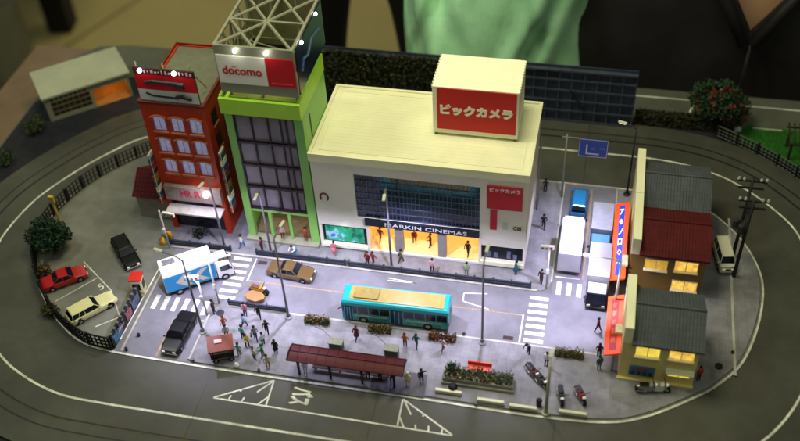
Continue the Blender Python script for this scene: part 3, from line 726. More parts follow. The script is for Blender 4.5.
# local x along the long front, front faces -y
f.box(-hw_, hd - .2, 0, hw_, hd, 3.6); f.box(-hw_, -hd, 0, -hw_ + .2, hd - .2, 3.6); f.box(hw_ - .2, -hd, 0, hw_, hd - .2, 3.6)
f.box(-hw_ + .2, -hd, 2.7, hw_ - .2, -hd + .2, 3.6); f.box(-hw_ + .2, -hd, 0, -hw_ + .6, -hd + .2, 2.7); f.box(.2, -hd, 0, .6, hd - .2, 2.7); f.box(-hw_ + .6, -hd, 0, .2, -hd + .2, .6)
f.build('wall', mat('shed_wall', '#8a8c78', .6, var=.08, dirt=.1), sd, bevel=.03)
MB().box(-hw_ - .3, -hd - .4, 3.6, hw_ + .3, hd + .3, 3.95).build('roof', mat('shed_roof', '#a4a890', .6, var=.05, dirt=.12), sd, bevel=.06)
f = MB().box(-hw_ + .6, -hd + .05, .6, .2, -hd + .1, 2.7).build('window', mat('shed_glass', '#3a2a1c', .2, var=.6, scale=1.6), sd)
f2 = MB()
for i in range(7): f2.box(-hw_ + .6 + i * .72, -hd - .02, .6, -hw_ + .66 + i * .72, -hd + .05, 2.7)
for z in (1.2, 2.0): f2.box(-hw_ + .6, -hd - .03, z, .2, -hd + .05, z + .07)
f2.build('mullion', mat('shed_frame', '#6c7060', .5), f)
f3 = MB()
for i in range(8): f3.cbox(-hw_ + .9 + i * .6, -hd - .03, 3.1, .3, .05, .3)
f3.build('sign_letters', dark_metal, sd)
MB().box(.6, -hd, .02, hw_ - .2, hd - .2, .08).build('floor_slab', mat('shed_floor', '#9a7040', .7, var=.3), sd)
MB().box(2.4, hd - .5, .1, 4.6, hd - .3, 2.4).build('shelf', mat('shelf_orange', '#c8803c', .6, var=.4), sd)
lamp('POINT', (-47.9 + 3.1 * math.cos(math.radians(39.5)), 28.2 + 3.1 * math.sin(math.radians(39.5)), 2.2), 180, (1, .42, .08), .3, name='garage_light')

bw = thing('lattice_wall', 'tall dark gridded trackside wall behind the store', 'wall', (0, 31.95, -.05))
wall_dk = mat('wall_navy', '#2c3548', .5, var=.3, scale=.6, dirt=.3)
MB().box(-20, .12, 0, 21.9, .3, 8.0).build('back_panel', wall_dk, bw)
f = MB()
for i in range(29): f.box(-20 + i * 1.49, -.12, 0, -19.82 + i * 1.49, .119, 7.4)
for z in (0.1, 1.6, 3.1, 4.6, 6.1, 7.3): f.box(-20, -.22, z, 21.9, -.121, z + .22)
f.box(-20, -.4, 7.5, 21.9, .4, 7.7); f.build('girders', mat('girder_navy', '#434b58', .45, .3, var=.25), bw)
f = MB(); f.tube([(14.3, -.3, 4.9), (16.2, -.35, 2.0)], .08); f.build('stay', black_m, bw)
iv = MB()
leaf_clump(iv, lambda: (random.uniform(-19, 1.2), 31.45 + random.uniform(-.35, .2), min(7.9, 6.0 + random.gauss(0, 1.3)) if random.random() < .7 else random.uniform(.3, 7.4)), 6500, .22, (0, 1, 2))
tag(iv.build('climbing_ivy', [leaf_d, mat('ivy_brown', '#3a3a14', .8, var=.4, scale=2), mat('ivy_dark', '#2a2c12', .8, var=.4)]), 'brownish green ivy spread over the dark wall behind the store', 'plant')


def clump(name, cx, cy, z0, rx, ry, h, n, size, mats, label, cat, trunk=True, group=None, shape=1.0):
    o = thing(name, label, cat, (cx, cy, z0), 0, group)
    mb = MB(); lobes = [(.5 * rx * math.cos(k * 1.05 + rx) * random.uniform(.7, 1.2), .5 * ry * math.sin(k * 1.05 + rx) * random.uniform(.7, 1.2), random.uniform(.45, .8) * h, random.uniform(.38, .58)) for k in range(6)] + [(0, 0, .8 * h, .55), (.1 * rx, 0, .55 * h, .6)]

    def fn():
        l = random.choice(lobes); d = Vector((random.gauss(0, 1), random.gauss(0, 1), random.gauss(0, 1))).normalized() * (random.random() ** .4) * l[3]
        return (l[0] + d.x * rx, l[1] + d.y * ry, max(.05, l[2] + d.z * h * .6))
    leaf_clump(mb, fn, n, size, list(range(len(mats)))); mb.build('crown' if trunk else 'foliage', mats, o)
    t = MB(); t.tube([(0, 0, -.02), (.05, .05, h * .35), (0, .1, h * .7)], .08 * rx + .08, 7, r1=.04)
    for a in range(5):
        aa = a * 1.26; t.tube([(.03, .05, h * .3), (rx * .5 * math.cos(aa), ry * .5 * math.sin(aa), h * .65)], .06, 5, r1=.02)
    t.build('trunk' if trunk else 'stem', bark, o)
    return o


clump('broadleaf_tree', -38.9, 0.9, .06, 2.6, 2.3, 4.0, 3600, .2, [leaf_g, leaf_d, mat('leaf_teal', '#173a2c', .7, var=.4)], 'bushy dark green tree inside the left curve of the fence', 'tree')
clump('flowering_tree', 32.0, 33.8, -.3, 3.7, 3.0, 6.0, 5200, .24, [leaf_g, leaf_d, leaf_g, mat('leaf_teal', '#173a2c')], 'round tree with red blossoms at the back right corner', 'tree')
bpy.context.view_layer.update(); ft = bpy.data.objects['flowering_tree']; fm = MB()
cv = [v.co.copy() for v in bpy.data.objects['flowering_tree'].children[0].data.vertices if v.co.z > 2.6 and v.co.y < .6]
for _ in range(60):
    c0 = random.choice(cv)
    leaf_clump(fm, lambda: tuple(c0[i] * 1.03 + random.gauss(0, .22) for i in range(3)), 13, .22)
fm.build('blossoms', flower_r, ft)
for x, y, r in ((-51.2, 19.5, 1.5), (-50.2, 16.0, 1.1), (-52.6, 11.5, 1.3), (-52.2, 24.3, 1.2)):
    pass
BS = [(-51.2, 20.2, 1.5, 'dark green bush beside the garage corner'), (-52.0, 14.0, 1.3, 'lone dark bush at the left edge of the board'), 
      (-39.6, -23.0, 2.2, 'dark bush at the lower left corner of the board')]
for x, y, r, l in BS: clump('bush', x, y, -.27 if abs(y) > 10 else 0, r, r, r * 1.2, 700, .17, [leaf_g, leaf_d, leaf_y], l, 'bush', False)
clump('bush', -35.1, -7.9, .06, 1.1, .9, 1.2, 500, .14, [leaf_y, leaf_d, leaf_o], 'olive bush between the cream wagon and the black fence', 'bush', False)
clump('bush', -38.4, -2.8, .06, 1.0, 1.0, 1.3, 450, .14, [leaf_d, leaf_o], 'dark brownish bush beside the red sedan and fence', 'bush', False)
yp = thing('yellow_post', 'slim yellow post rising out of the dark tree on the left', 'post', (-38.6, 2.9, .06))
MB().cyl(0, 0, 0, 5.0, .16, .14).build('post', mat('post_yellow', '#b8a23c', .5), yp); MB().box(-.3, -.15, 5.2, .3, .15, 6.2).build('post_head', mat('post_yellow', '#b8a23c'), yp, bevel=.04)
hg = MB()
leaf_clump(hg, lambda: (random.uniform(22.3, 33.5), 33.2 + random.uniform(-.6, .6), random.uniform(-.25, 1.5)), 6500, .2, (0, 1, 1))
hd_ = tag(hg.build('hedge', [leaf_d, mat('hedge_brown', '#342c14', .8, var=.4)]), 'long low brown hedge beside the back right curve', 'hedge')
gr = struct(flat([(33.6, 32.0), (35.6, 34.6), (50, 34.2), (50, 21), (45, 21.5), (41.6, 27)], -.25).build('lawn', mat('lawn_green', '#1e5c14', .9, var=.25, scale=2, bump=.6)))
gm = MB()
for _ in range(3500):
    x, y = random.uniform(34.5, 49), random.uniform(25, 34); gm.add([(x - .04, y, -.25), (x + .04, y, -.25), (x + random.uniform(-.06, .06), y + .03, -.08 + random.uniform(0, .1))], [(0, 1, 2)])
g_ = gm.build('grass', mat('grass_blade', '#2c6c1c', .8, var=.3)); g_['kind'] = 'stuff'; g_['label'] = 'bright green grass at the right edge of the board'; g_['category'] = 'grass'
tag(MB().cbox(34.35, 33.4, -.05, .75, .5, .5).build('utility_box', white_m, bevel=.05), 'small white box at the corner of the green lawn', 'box')
tag(MB().cbox(37.8, 34.0, -.2, 3.4, .22, .22).build('garden_kerb', kerb_m, bevel=.03), 'pale kerb strip along the back of the lawn', 'kerb')
pg = thing('garden_pergola', 'dark brown slatted garden structure at the right edge on the lawn', 'pergola', (41.6, 30.0, -.25))
pgm = mat('pergola_wood', '#24160e', .8, var=.3)
for x, y in ((-1.8, -1.2), (1.8, -1.2), (-1.8, 1.2), (1.8, 1.2)): MB().box(x - .12, y - .12, 0, x + .12, y + .12, 2.1).build('post', pgm, pg)
f = MB(); 
for i in range(8): f.cbox(-2.1 + i * .6, 0, 2.75, .16, 3.4, .12, rx=.25)
f.build('roof_slats', pgm, pg)
f = MB()
for y in (-1.2, 1.2): f.cbox(0, y, 2.3 + y * .25 + .25, 4.6, .14, .18)
f.build('beam', pgm, pg)

# lattice fences
fence_m = mat('fence_black', '#0b0d10', .5)


def fence(pts, h, label, z=.02, solid=False):
    o = thing('lattice_fence', label, 'fence', (pts[0][0], pts[0][1], z)); ox, oy = pts[0]
    P = crom(pts, False, 8); L = [0]
    for i in range(1, len(P)): L.append(L[-1] + math.dist(P[i], P[i - 1]))

    def at(s):
        for i in range(1, len(P)):
            if L[i] >= s: t = (s - L[i - 1]) / max(1e-6, L[i] - L[i - 1]); return (P[i - 1][0] + (P[i][0] - P[i - 1][0]) * t - ox, P[i - 1][1] + (P[i][1] - P[i - 1][1]) * t - oy)
        return (P[-1][0] - ox, P[-1][1] - oy)
    T = L[-1]; n = max(2, int(T / .5)); pts_ = [at(T * i / n) for i in range(n + 1)]; lm = MB()
    lv = [.08, h * .36, h * .66, h]
    for i in range(n):
        a, b_ = pts_[i], pts_[i + 1]
        for z_ in lv: lm.tube([(a[0], a[1], z_), (b_[0], b_[1], z_)], .11 if z_ in (lv[0], lv[-1]) else .09, 4)
        lm.tube([(a[0], a[1], 0), (a[0], a[1], h)], .1, 4)
    lm.build('lattice', fence_m, o)
    k = min(60, max(2, int(T / 2.4))); pm2 = None
    for i in range(k + 1):
        q_ = at(T * i / k)
        if pm2 is None:
            pm2 = MB().box(-.13, -.13, 0, .13, .13, h + .15).build('post', fence_m, o); pm2.location = (q_[0], q_[1], 0)
        else:
            c_ = pm2.copy(); C.objects.link(c_); c_.parent = o; c_.location = (q_[0], q_[1], 0)
    return o


fence([(-26.9, -11.15), (-29.9, -10.75), (-33.2, -9.0), (-36.0, -6.7), (-38.3, -4.1), (-40.3, -1.1), (-41.3, 1.3), (-41.7, 4.4), (-41.3, 7.8), (-39.8, 12.0), (-36.9, 16.2), (-33.2, 19.4), (-29.5, 20.2)], 1.7, 'long black lattice fence around the parking lot curve', .06)
fence([(31.8, 31.7), (34.2, 30.3), (37.0, 28.4), (41, 24.8), (45, 19)], 1.5, 'black lattice fence curving past the green lawn', 0)
# poster hoarding along the left street
ho = thing('poster_hoarding', 'black slatted hoarding with posters between the parking lot and left street', 'hoarding', (-26.75, -11.0, .06))
f = MB(); f.box(-.1, 0, 0, .1, 6.9, 1.9)
hb_ = f.build('panel', fence_m, ho)
f = MB()
for i in range(9):
    for z in (1.35, 1.75): f.box(-.14, .15 + i * .76, z, .14, .4 + i * .76, z + .2)
f.build('slots', mat('slot_grey', '#5a5e60', .6), hb_)
for i, (a, b_, c_) in enumerate(((.3, 2.2, '#3f6d84'), (3.3, 4.5, '#8c5360'), (4.8, 6.4, '#56607c'))):
    p = MB().box(.1, a, .25, .15, b_, 1.3).build('poster', mat('hoarding_poster%d' % i, c_, .5, var=.7, scale=3), hb_)
p = MB(); p.add([(.16, 1.2, .9), (.16, 2.6, .7), (.5, 2.3, 1.5), (.3, 1.4, 1.5)], [(0, 1, 2, 3)]); p.build('loose_flyer', mat('flyer', '#c9a090', .6, var=.4, scale=4), ho)

# ---------------------------------------------------------------- guard rails
gm_ = mat('guardrail_blue', '#2e3542', .45, .4, var=.2, scale=2)


def guardrail(x0, x1, y, z, label):
    o = thing('guardrail', label, 'guardrail', (x0, y, z), 0, 'dark guardrails along the main street'); Ln = x1 - x0
    f = MB(); f.box(0, -.09, .45, Ln, .09, .78); f.box(0, -.06, .12, Ln, .06, .3); f.build('rail', gm_, o, bevel=.03)
    n = max(2, int(Ln / 1.9)); base = None
    for i in range(n + 1):
        xx = .1 + (Ln - .2) * i / n
        if base is None: base = MB().box(-.09, .0, 0, .09, .2, .85).build('post', gm_, o); base.location = (xx, 0, 0)
        else: c_ = base.copy(); C.objects.link(c_); c_.parent = o; c_.location = (xx, 0, 0)


guardrail(-26.6, -19.4, 3.65, KZ, 'dark guardrail on the pavement before the red brick building')
guardrail(-16.6, -6.6, 3.6, KZ, 'dark guardrail on the far pavement behind the brown sedan')
guardrail(-6.4, 13.0, 3.55, KZ, 'longest dark guardrail in front of the store entrance')
guardrail(-17.2, -10.9, -3.75, KZ, 'dark guardrail on the near pavement beside the yellow scooter')


# ---------------------------------------------------------------- vehicles
def wheels(o, xs, w2, r, wd=.22):
    """local x forward"""
    wm = None
    for x in xs:
        for s in (-1, 1):
            if wm is None:
                t = MB().tube([(0, -wd / 2, 0), (0, wd / 2, 0)], r, 16); wm = t.build('wheel', rubber, o, smooth=False)
                h = MB().tube([(0, -wd / 2 - .015, 0), (0, wd / 2 + .015, 0)], r * .55, 12); hm = h.build('rim', chrome, wm)
                wm.location = (x, s * w2, r)
            else:
                c_ = wm.copy(); C.objects.link(c_); c_.parent = o; c_.location = (x, s * w2, r)
                h_ = hm.copy(); C.objects.link(h_); h_.parent = c_


def car(label, loc, rz, paint, L=4.6, Wd=1.75, hood=.78, belt=.92, top=1.42, cab=(-.9, 1.0), fr=.55, rr_=.6, cat='car', wagon=False, roofp=None, name='parked_car'):
    o = thing(name, label, cat, (loc[0], loc[1], loc[2] if len(loc) > 2 else .075), rz)
    h = L / 2; w2 = Wd / 2

    def sec(x, w_, zt_, zb=.28):
        ws = w_; return [(x, -ws, zb), (x, -ws - .03, (zb + zt_) / 2), (x, -ws + .03, zt_ - .1), (x, -ws + .16, zt_), (x, ws - .16, zt_), (x, ws - .03, zt_ - .1), (x, ws + .03, (zb + zt_) / 2), (x, ws, zb)]
    tail = belt if not wagon else belt
    st_ = [(-h, w2 - .18, tail - .2, .38), (-h + .08, w2 - .06, tail - .07, .3), (-h + .5, w2, tail, .26), (cab[0] - .2, w2, belt, .26), (0, w2, belt, .26), (cab[1] + .15, w2, belt, .26), (cab[1] + .5, w2, hood + .1, .26), (h - .45, w2 - .02, hood + .02, .26), (h - .08, w2 - .08, hood - .07, .3), (h, w2 - .2, hood - .2, .38)]
    b = MB(); b.rings([sec(x, w_, z, zb) for x, w_, z, zb in st_]); bd = b.build('body', paint, o, smooth=False, bevel=.03)
    # wheel arches
    for x in (-h + .95, h - .9):
        for s in (-1, 1): MB().tube([(x, s * (w2 - .2), .36), (x, s * (w2 + .015), .36)], .42, 14).build('wheel_arch', black_m, o)
    # greenhouse
    c0, c1 = cab
    gl = MB(); wt = w2 - .22
    r0 = c0 + (.12 if wagon else rr_); r1 = c1 - fr
    gl.rings([[(c0, -w2 + .08, belt - .02), (c1, -w2 + .08, belt - .02), (c1, w2 - .08, belt - .02), (c0, w2 - .08, belt - .02)], [(r0, -wt, top - .05), (r1, -wt, top - .05), (r1, wt, top - .05), (r0, wt, top - .05)]])
    gl.build('windows', black_glass if 'black' in label else glass_dark, o)
    rp_ = roofp or paint
    rf_ = MB(); rf_.rings([[(r0 - .03, -wt - .02, top - .06), (r1 + .03, -wt - .02, top - .06), (r1 + .03, wt + .02, top - .06), (r0 - .03, wt + .02, top - .06)],
                          [(r0 + .08, -wt + .1, top + .02), (r1 - .08, -wt + .1, top + .02), (r1 - .08, wt - .1, top + .02), (r0 + .08, wt - .1, top + .02)]])
    for s in (-1, 1):
        for (xa, xb) in ((c0, r0), (c1, r1), ((c0 + c1) / 2 - .1, (r0 + r1) / 2)) + ((((c0 * .55 + c1 * .0) - .35, r0 * .55 - .2),) if wagon else ()):
            rf_.tube([(xa, s * (w2 - .075), belt - .03), (xb, s * (wt + .01), top - .04)], .045, 5)
    rf_.build('roof', rp_, o)
    for s in (-1, 1):
        MB().cbox(h - .03, s * (w2 - .38), hood - .2, .1, .3, .16).build('headlight', mat('headlight', '#e8e8e0', .2, emit=.15), o, bevel=.02)
        MB().cbox(-h + .03, s * (w2 - .34), belt - .3, .1, .3, .15).build('taillight', mat('taillight', '#8c1010', .3), o, bevel=.02)
        MB().cbox(c1 - .15, s * (w2 + .1), belt + .05, .12, .2, .12).build('mirror', rp_, o)
    MB().cbox(h + .02, 0, .4, .12, Wd - .25, .14).build('bumper', chrome, o, bevel=.03); MB().cbox(-h - .02, 0, .42, .12, Wd - .25, .14).build('bumper', chrome, o, bevel=.03)
    MB().cbox(h + .0, 0, hood - .22, .05, Wd - 1.1, .13).build('grille', black_m, o)
    wheels(o, (-h + .95, h - .9), w2 - .08, .33)
    return o


D = math.radians
def paint(n, c, r=.25): return mat('paint_' + n, c, r, var=.05, scale=1.5, spec=.6, coat=.6)


car('bright red sedan parked beside the fence and tree', (-35.7, -3.35, .075), D(38), paint('red', '#a80c10'), 4.8, 1.8, cab=(-1.15, 1.0))
car('cream station wagon with roof rack in the marked parking bay', (-31.0, -6.75, .075), D(50), paint('cream', '#d8d69e'), 5.2, 1.85, top=1.5, cab=(-2.3, .75), wagon=True)
car('black estate car standing alone near the tree in the parking lot', (-30.6, 1.25, .075), D(-47), mat('black_paint', '#040507', .35, var=.05, spec=.35), 4.8, 1.85, top=1.52, cab=(-2.2, .8), wagon=True)
car('black limousine waiting at the left street crossing', (-20.75, -8.35, .085), D(-92), mat('black_paint', '#040507', .35, var=.05, spec=.35), 5.3, 1.9, cab=(-1.3, 1.2))
tx = car('golden brown sedan driving on the far lane of the main street', (-12.0, 1.55, .085), D(-5), paint('bronze', '#5e4a2c'), 5.0, 1.85, cab=(-1.2, 1.0))
car('small cream van parked beside the utility pole behind the houses', (32.1, 10.7, KZ + .01), D(-80), paint('cream2', '#d4d4c0'), 4.1, 1.65, hood=1.0, belt=1.15, top=1.95, cab=(-1.9, 1.5), fr=.3, wagon=True, cat='van', name='parked_van')

# bus (local x forward; heads to -x)
bus = thing('city_bus', 'turquoise city bus with ochre roof stopped at the near kerb', 'bus', (.25, -2.35, .085), D(181.5))
teal = mat('bus_teal', '#1596a0', .3, var=.06, coat=.4); teal2 = mat('bus_green', '#3a8a80', .4, var=.6, scale=2.6); cyan = mat('bus_cyan', '#38b4cc', .3, coat=.4)
L, w2 = 5.35, 1.22
b = MB(); b.box(-L, -w2, .3, L - .12, w2, 1.35, 0); bb_ = b.build('lower_body', teal2, bus, bevel=.07)
b = MB(); b.box(-L + .05, -w2 + .04, 1.35, L - .05, w2 - .04, 2.35); b.build('windows', glass_dark, bus)
b = MB(); b.rings([[(-L, -w2, 2.35), (L, -w2, 2.35), (L, w2, 2.35), (-L, w2, 2.35)], [(-L, -w2, 2.8), (L, -w2, 2.8), (L, w2, 2.8), (-L, w2, 2.8)], [(-L + .12, -w2 + .16, 3.0), (L - .12, -w2 + .16, 3.0), (L - .12, w2 - .16, 3.0), (-L + .12, w2 - .16, 3.0)]])
rfb = b.build('roof', teal, bus, bevel=.05)
och = mat('bus_ochre', '#94844a', .28, var=.12, scale=1.2, coat=.4)
b = MB(); b.box(-L + .5, -w2 + .32, 3.0, L - .75, w2 - .32, 3.06); b.build('roof_panel', och, rfb, bevel=.02)
b = MB(); b.box(1.7, -.7, 3.06, 4.2, .7, 3.22); b.build('roof_unit', mat('bus_ochre2', '#86763c', .4, var=.2, scale=2), rfb, bevel=.06)
b = MB()
for x in (-5.3, -4.2, -3.1, -2.0, -.9, .35, 1.5, 2.6, 3.7, 5.22):
    for s in (-1, 1): b.box(x, s * (w2 - .03) - .02, 1.35, x + .09, s * (w2 - .03) + .02, 2.35)
b.build('window_pillar', teal, bus)
for (x0_, x1_) in ((-.9, .5), (4.2, 5.1)):
    d = MB(); d.box(x0_, w2 - .05, .42, x1_, w2 + .02, 2.3); dd = d.build('door', mat('door_glass', '#16303c', .25), bus)
    d = MB()
    for k in range(4): xx = x0_ + (x1_ - x0_ - .07) * k / 3; d.box(xx, w2 + .02, .42, xx + .07, w2 + .05, 2.3)
    d.build('door_frame', cyan, dd)
b = MB(); b.box(L - .12, -w2 + .03, .3, L + .03, w2 - .03, 1.32); b.build('front_panel', cyan, bus, bevel=.05)
b = MB(); b.box(L - .06, -w2 + .1, 1.4, L + .01, w2 - .1, 2.4); b.build('windscreen', glass_dark, bus)
for s in (-1, 1):
    MB().cbox(L + .03, s * .85, .75, .06, .3, .2).build('headlight', mat('headlight', '#e8e8e0'), bus); MB().cbox(-L - .02, s * .95, .9, .06, .2, .35).build('taillight', mat('taillight', '#8c1010'), bus)
b = MB(); b.box(-L + .6, w2 + .002, .95, -1.1, w2 + .02, 1.15); b.box(.7, w2 + .002, .95, 4.1, w2 + .02, 1.15); b.build('side_stripe', mat('stripe_pale', '#9ab8a0', .5, var=.3, scale=2), bb_)
wheels(bus, (-3.3, 3.2), w2 - .12, .48, .28)
MB().tube([(L - .1, w2 + .02, 2.2), (L + .3, w2 + .22, 2.0)], .05).build('mirror', black_m, bus)


def truck(label, loc, rz, box_m, cab_m, L=7.0, Wd=2.2, Hb_=3.25, cabl=1.7, boxl=None, name='box_truck', group=None):
    o = thing(name, label, 'truck', loc, rz, group); h = L / 2; w2 = Wd / 2
    b = MB(); b.box(-h, -w2, .75, h - cabl - .12, w2, Hb_); cargo = b.build('cargo_box', box_m, o, bevel=.04)
    b = MB(); b.box(-h + .1, -w2 + .3, .45, h - .3, w2 - .3, .75); b.build('chassis', dark_metal, o)
    c0 = h - cabl; cw = w2 - .08
    b = MB(); b.rings([[(c0, -cw, .4), (h, -cw, .4), (h, cw, .4), (c0, cw, .4)], [(c0, -cw, 1.3), (h, -cw, 1.3), (h, cw, 1.3), (c0, cw, 1.3)], [(c0, -cw + .05, 2.1), (h - .3, -cw + .1, 2.1), (h - .3, cw - .1, 2.1), (c0, cw - .05, 2.1)], [(c0 + .1, -cw + .15, 2.2), (h - .45, -cw + .2, 2.2), (h - .45, cw - .2, 2.2), (c0 + .1, cw - .15, 2.2)]])
    b.build('cab', cab_m, o, bevel=.04)
    b = MB(); b.add([(h + .012, -cw + .12, 1.32), (h + .012, cw - .12, 1.32), (h - .25, cw - .2, 2.02), (h - .25, -cw + .2, 2.02)], [(0, 1, 2, 3)]); b.build('windscreen', glass_dark, o)
    for s in (-1, 1):
        b = MB(); b.add([(c0 + .35, s * (cw + .012), 1.3), (h - .15, s * (cw + .012), 1.3), (h - .4, s * (cw - .03), 1.98), (c0 + .35, s * (cw - .03), 1.98)], [(0, 1, 2, 3)]); b.build('side_window', glass_dark, o)
        MB().cbox(h + .01, s * (cw - .3), .7, .06, .3, .2).build('headlight', mat('headlight', '#e8e8e0'), o)
        MB().cbox(-h + .02, s * (w2 - .3), .6, .06, .25, .15).build('taillight', mat('taillight', '#8c1010'), o)
        MB().cbox(h - .2, s * (cw + .18), 1.6, .1, .14, .35).build('mirror', black_m, o)
    MB().cbox(h + .03, 0, .45, .14, Wd - .2, .2).build('bumper', dark_metal, o, bevel=.03)
    b = MB(); b.box(-h - .03, -w2 + .12, .9, -h - .001, -.03, Hb_ - .15); b.box(-h - .03, .03, .9, -h - .001, w2 - .12, Hb_ - .15); b.build('rear_door', box_m, cargo)
    wheels(o, (-h + 1.3, h - 1.0), w2 - .14, .42, .26)
    return o, cargo


tc, cargo = truck('white delivery truck with blue side graphics turning at the left crossing', (-21.5, -.75, .085), D(35), mat('truck_white', '#e4e6ea', .4, var=.02), white_m, 7.2, 2.5, 3.3)
h = 3.6
f = MB(); f.box(-h + .03, -1.27, .8, 1.75, -1.252, 2.95); bl = f.build('blue_side', mat('truck_blue', '#1880b0', .4, var=.08), cargo)
f = MB()
for k, (xa, s_) in enumerate(((-1.6, 1.0), (0.2, .9))):
    f.add([(xa - .9, -1.285, 1.9), (xa + .1, -1.285, 2.75), (xa + .9, -1.285, 2.75), (xa - .1, -1.285, 1.9), (xa + .9, -1.285, 1.05), (xa + .1, -1.285, 1.05)], [(0, 1, 2, 3), (0, 3, 4, 5)])
f.build('chevron', mat('chevron_beige', '#b8b09a', .5, var=.1), bl)
MB().box(-3.2, .2, 3.3, -1.9, .95, 3.36).build('roof_marks', mat('roof_marks', '#70757c', .5, var=.6, scale=5), cargo)
sil = mat('truck_silver', '#a9a9b2', .35, .4, var=.06, scale=.8)
truck('silver box truck seen from behind in the left lane of the side street', (16.5, 9.55, .085), D(90), sil, white_m, 7.2, 2.35, 3.3, group='silver trucks queued in the side street')
truck('silver box truck with white roofed black cab facing the crossing', (19.55, 5.1, .085), D(-90), sil, black_m, 6.6, 2.2, 3.1, group='silver trucks queued in the side street')
t2 = [o for o in bpy.data.objects if o.get('label', '').startswith('silver box truck with white roofed')][0]
MB().rings([[(1.65, -.95, 2.16), (2.95, -.9, 2.16), (2.95, .9, 2.16), (1.65, .95, 2.16)], [(1.7, -.85, 2.34), (2.8, -.8, 2.34), (2.8, .8, 2.34), (1.7, .85, 2.34)]]).build('cab_roof', white_m, t2, bevel=.03)
truck('pale grey truck queued directly behind the silver truck near the orange canopy', (19.45, 11.9, .085), D(-90), mat('truck_grey', '#8f939c', .4, .3, var=.15), mat('cab_blue', '#4a7c98', .4), 6.0, 2.2, 2.7)
car('blue pickup style van at the far end of the side street', (16.8, 16.6, .085), D(90), paint('blue', '#1c6c9c'), 4.2, 1.8, hood=1.0, belt=1.2, top=1.9, cab=(-1.9, 1.4), wagon=True, cat='van', name='parked_van')


def motorbike(label, loc, rz, col, rider=False, seat=None):
    o = thing('motorcycle', label, 'motorcycle', loc, rz); o.scale = (1.12, 1.7, 1.15); pm1 = paint('bike' + col[1:], col)
    for x in (-.68, .68):
        w_ = MB().tube([(x, -.09, .3), (x, .09, .3)], .32, 14).build('wheel', rubber, o); MB().tube([(x, -.1, .3), (x, .1, .3)], .15, 10).build('rim', chrome, w_)
    f = MB(); f.rings([[(x, -w_, zb), (x, w_, zb), (x, w_ * .7, zt_), (x, -w_ * .7, zt_)] for x, w_, zb, zt_ in ((-.9, .08, .62, .75), (-.5, .17, .45, .82), (0, .2, .25, .8), (.35, .19, .3, .95), (.62, .1, .6, .95))])
    f.build('body', pm1, o, bevel=.03)
    f = MB(); f.cbox(-.3, 0, .86, .8, .28, .12); f.build('seat', seat or black_m, o, bevel=.04)
    f = MB(); f.tube([(.68, 0, .3), (.45, 0, 1.0)], .05, 6); f.tube([(.42, -.36, 1.05), (.47, 0, 1.0), (.42, .36, 1.05)], .035, 6); f.build('handlebar', dark_metal, o)
    MB().ball((.66, 0, .85), .11).build('headlight', mat('headlight', '#e8e8e0'), o)
    MB().tube([(-.9, -.16, .35), (-.1, -.18, .3)], .06, 6).build('exhaust', chrome, o)
    return o


motorbike('maroon motorcycle in the parked pair near the planter', (14.35, -7.3, KZ), D(-50), '#4a1018')
motorbike('black motorcycle standing against the maroon one', (15.15, -8.1, KZ), D(-48), '#0c0c10')
motorbike('black motorcycle parked alone left of the red motorcycle', (17.2, -9.55, KZ), D(-78), '#0b0b0e')
motorbike('red motorcycle parked nearest the rounded front corner', (18.95, -9.2, KZ), D(-62), '#7c0e12')
motorbike('silver scooter parked against the yellow corner house front', (25.9, -7.15, KZ), D(3), '#c4c4b4', seat=mat('seat_grey', '#8c8c84', .6))
motorbike('grey scooter with dark wheels left of the silver scooter', (24.9, -7.35, KZ), D(8), '#7c7c70')
yk = motorbike('yellow scooter with sidecar tray riding on the near lane', (-14.6, -1.55, .085), D(-8), '#a87c20', seat=mat('seat_brown', '#5a3010', .6))
f = MB(); f.rings([[(x, y - w_, .2), (x, y + w_, .2), (x, y + w_ * 1.1, .55), (x, y - w_ * 1.1, .55)] for x, y, w_ in ((-.9, -.55, .15), (-.5, -.55, .35), (.4, -.55, .38), (.95, -.5, .12))])
f.build('sidecar', mat('sidecar_wood', '#8a6438', .5), yk, bevel=.05)

# ---------------------------------------------------------------- people
SK = mat('skin', '#c08a68', .6, var=.05)


def bake(verts, edges, radii, name):
    me = bpy.data.meshes.new(name); me.from_pydata(verts, edges, []); o = bpy.data.objects.new(name, me); C.objects.link(o)
    m = o.modifiers.new('skin', 'SKIN'); m.use_smooth_shade = True
    for i, r in enumerate(radii): me.skin_vertices[0].data[i].radius = (r, r) if not isinstance(r, tuple) else r
    me.skin_vertices[0].data[0].use_root = True
    s = o.modifiers.new('sub', 'SUBSURF'); s.levels = 1; s.render_levels = 1
    bpy.context.view_layer.update(); dg = bpy.context.evaluated_depsgraph_get()
    r = bpy.data.meshes.new_from_object(o.evaluated_get(dg)); bpy.data.objects.remove(o); r.name = name
    return r


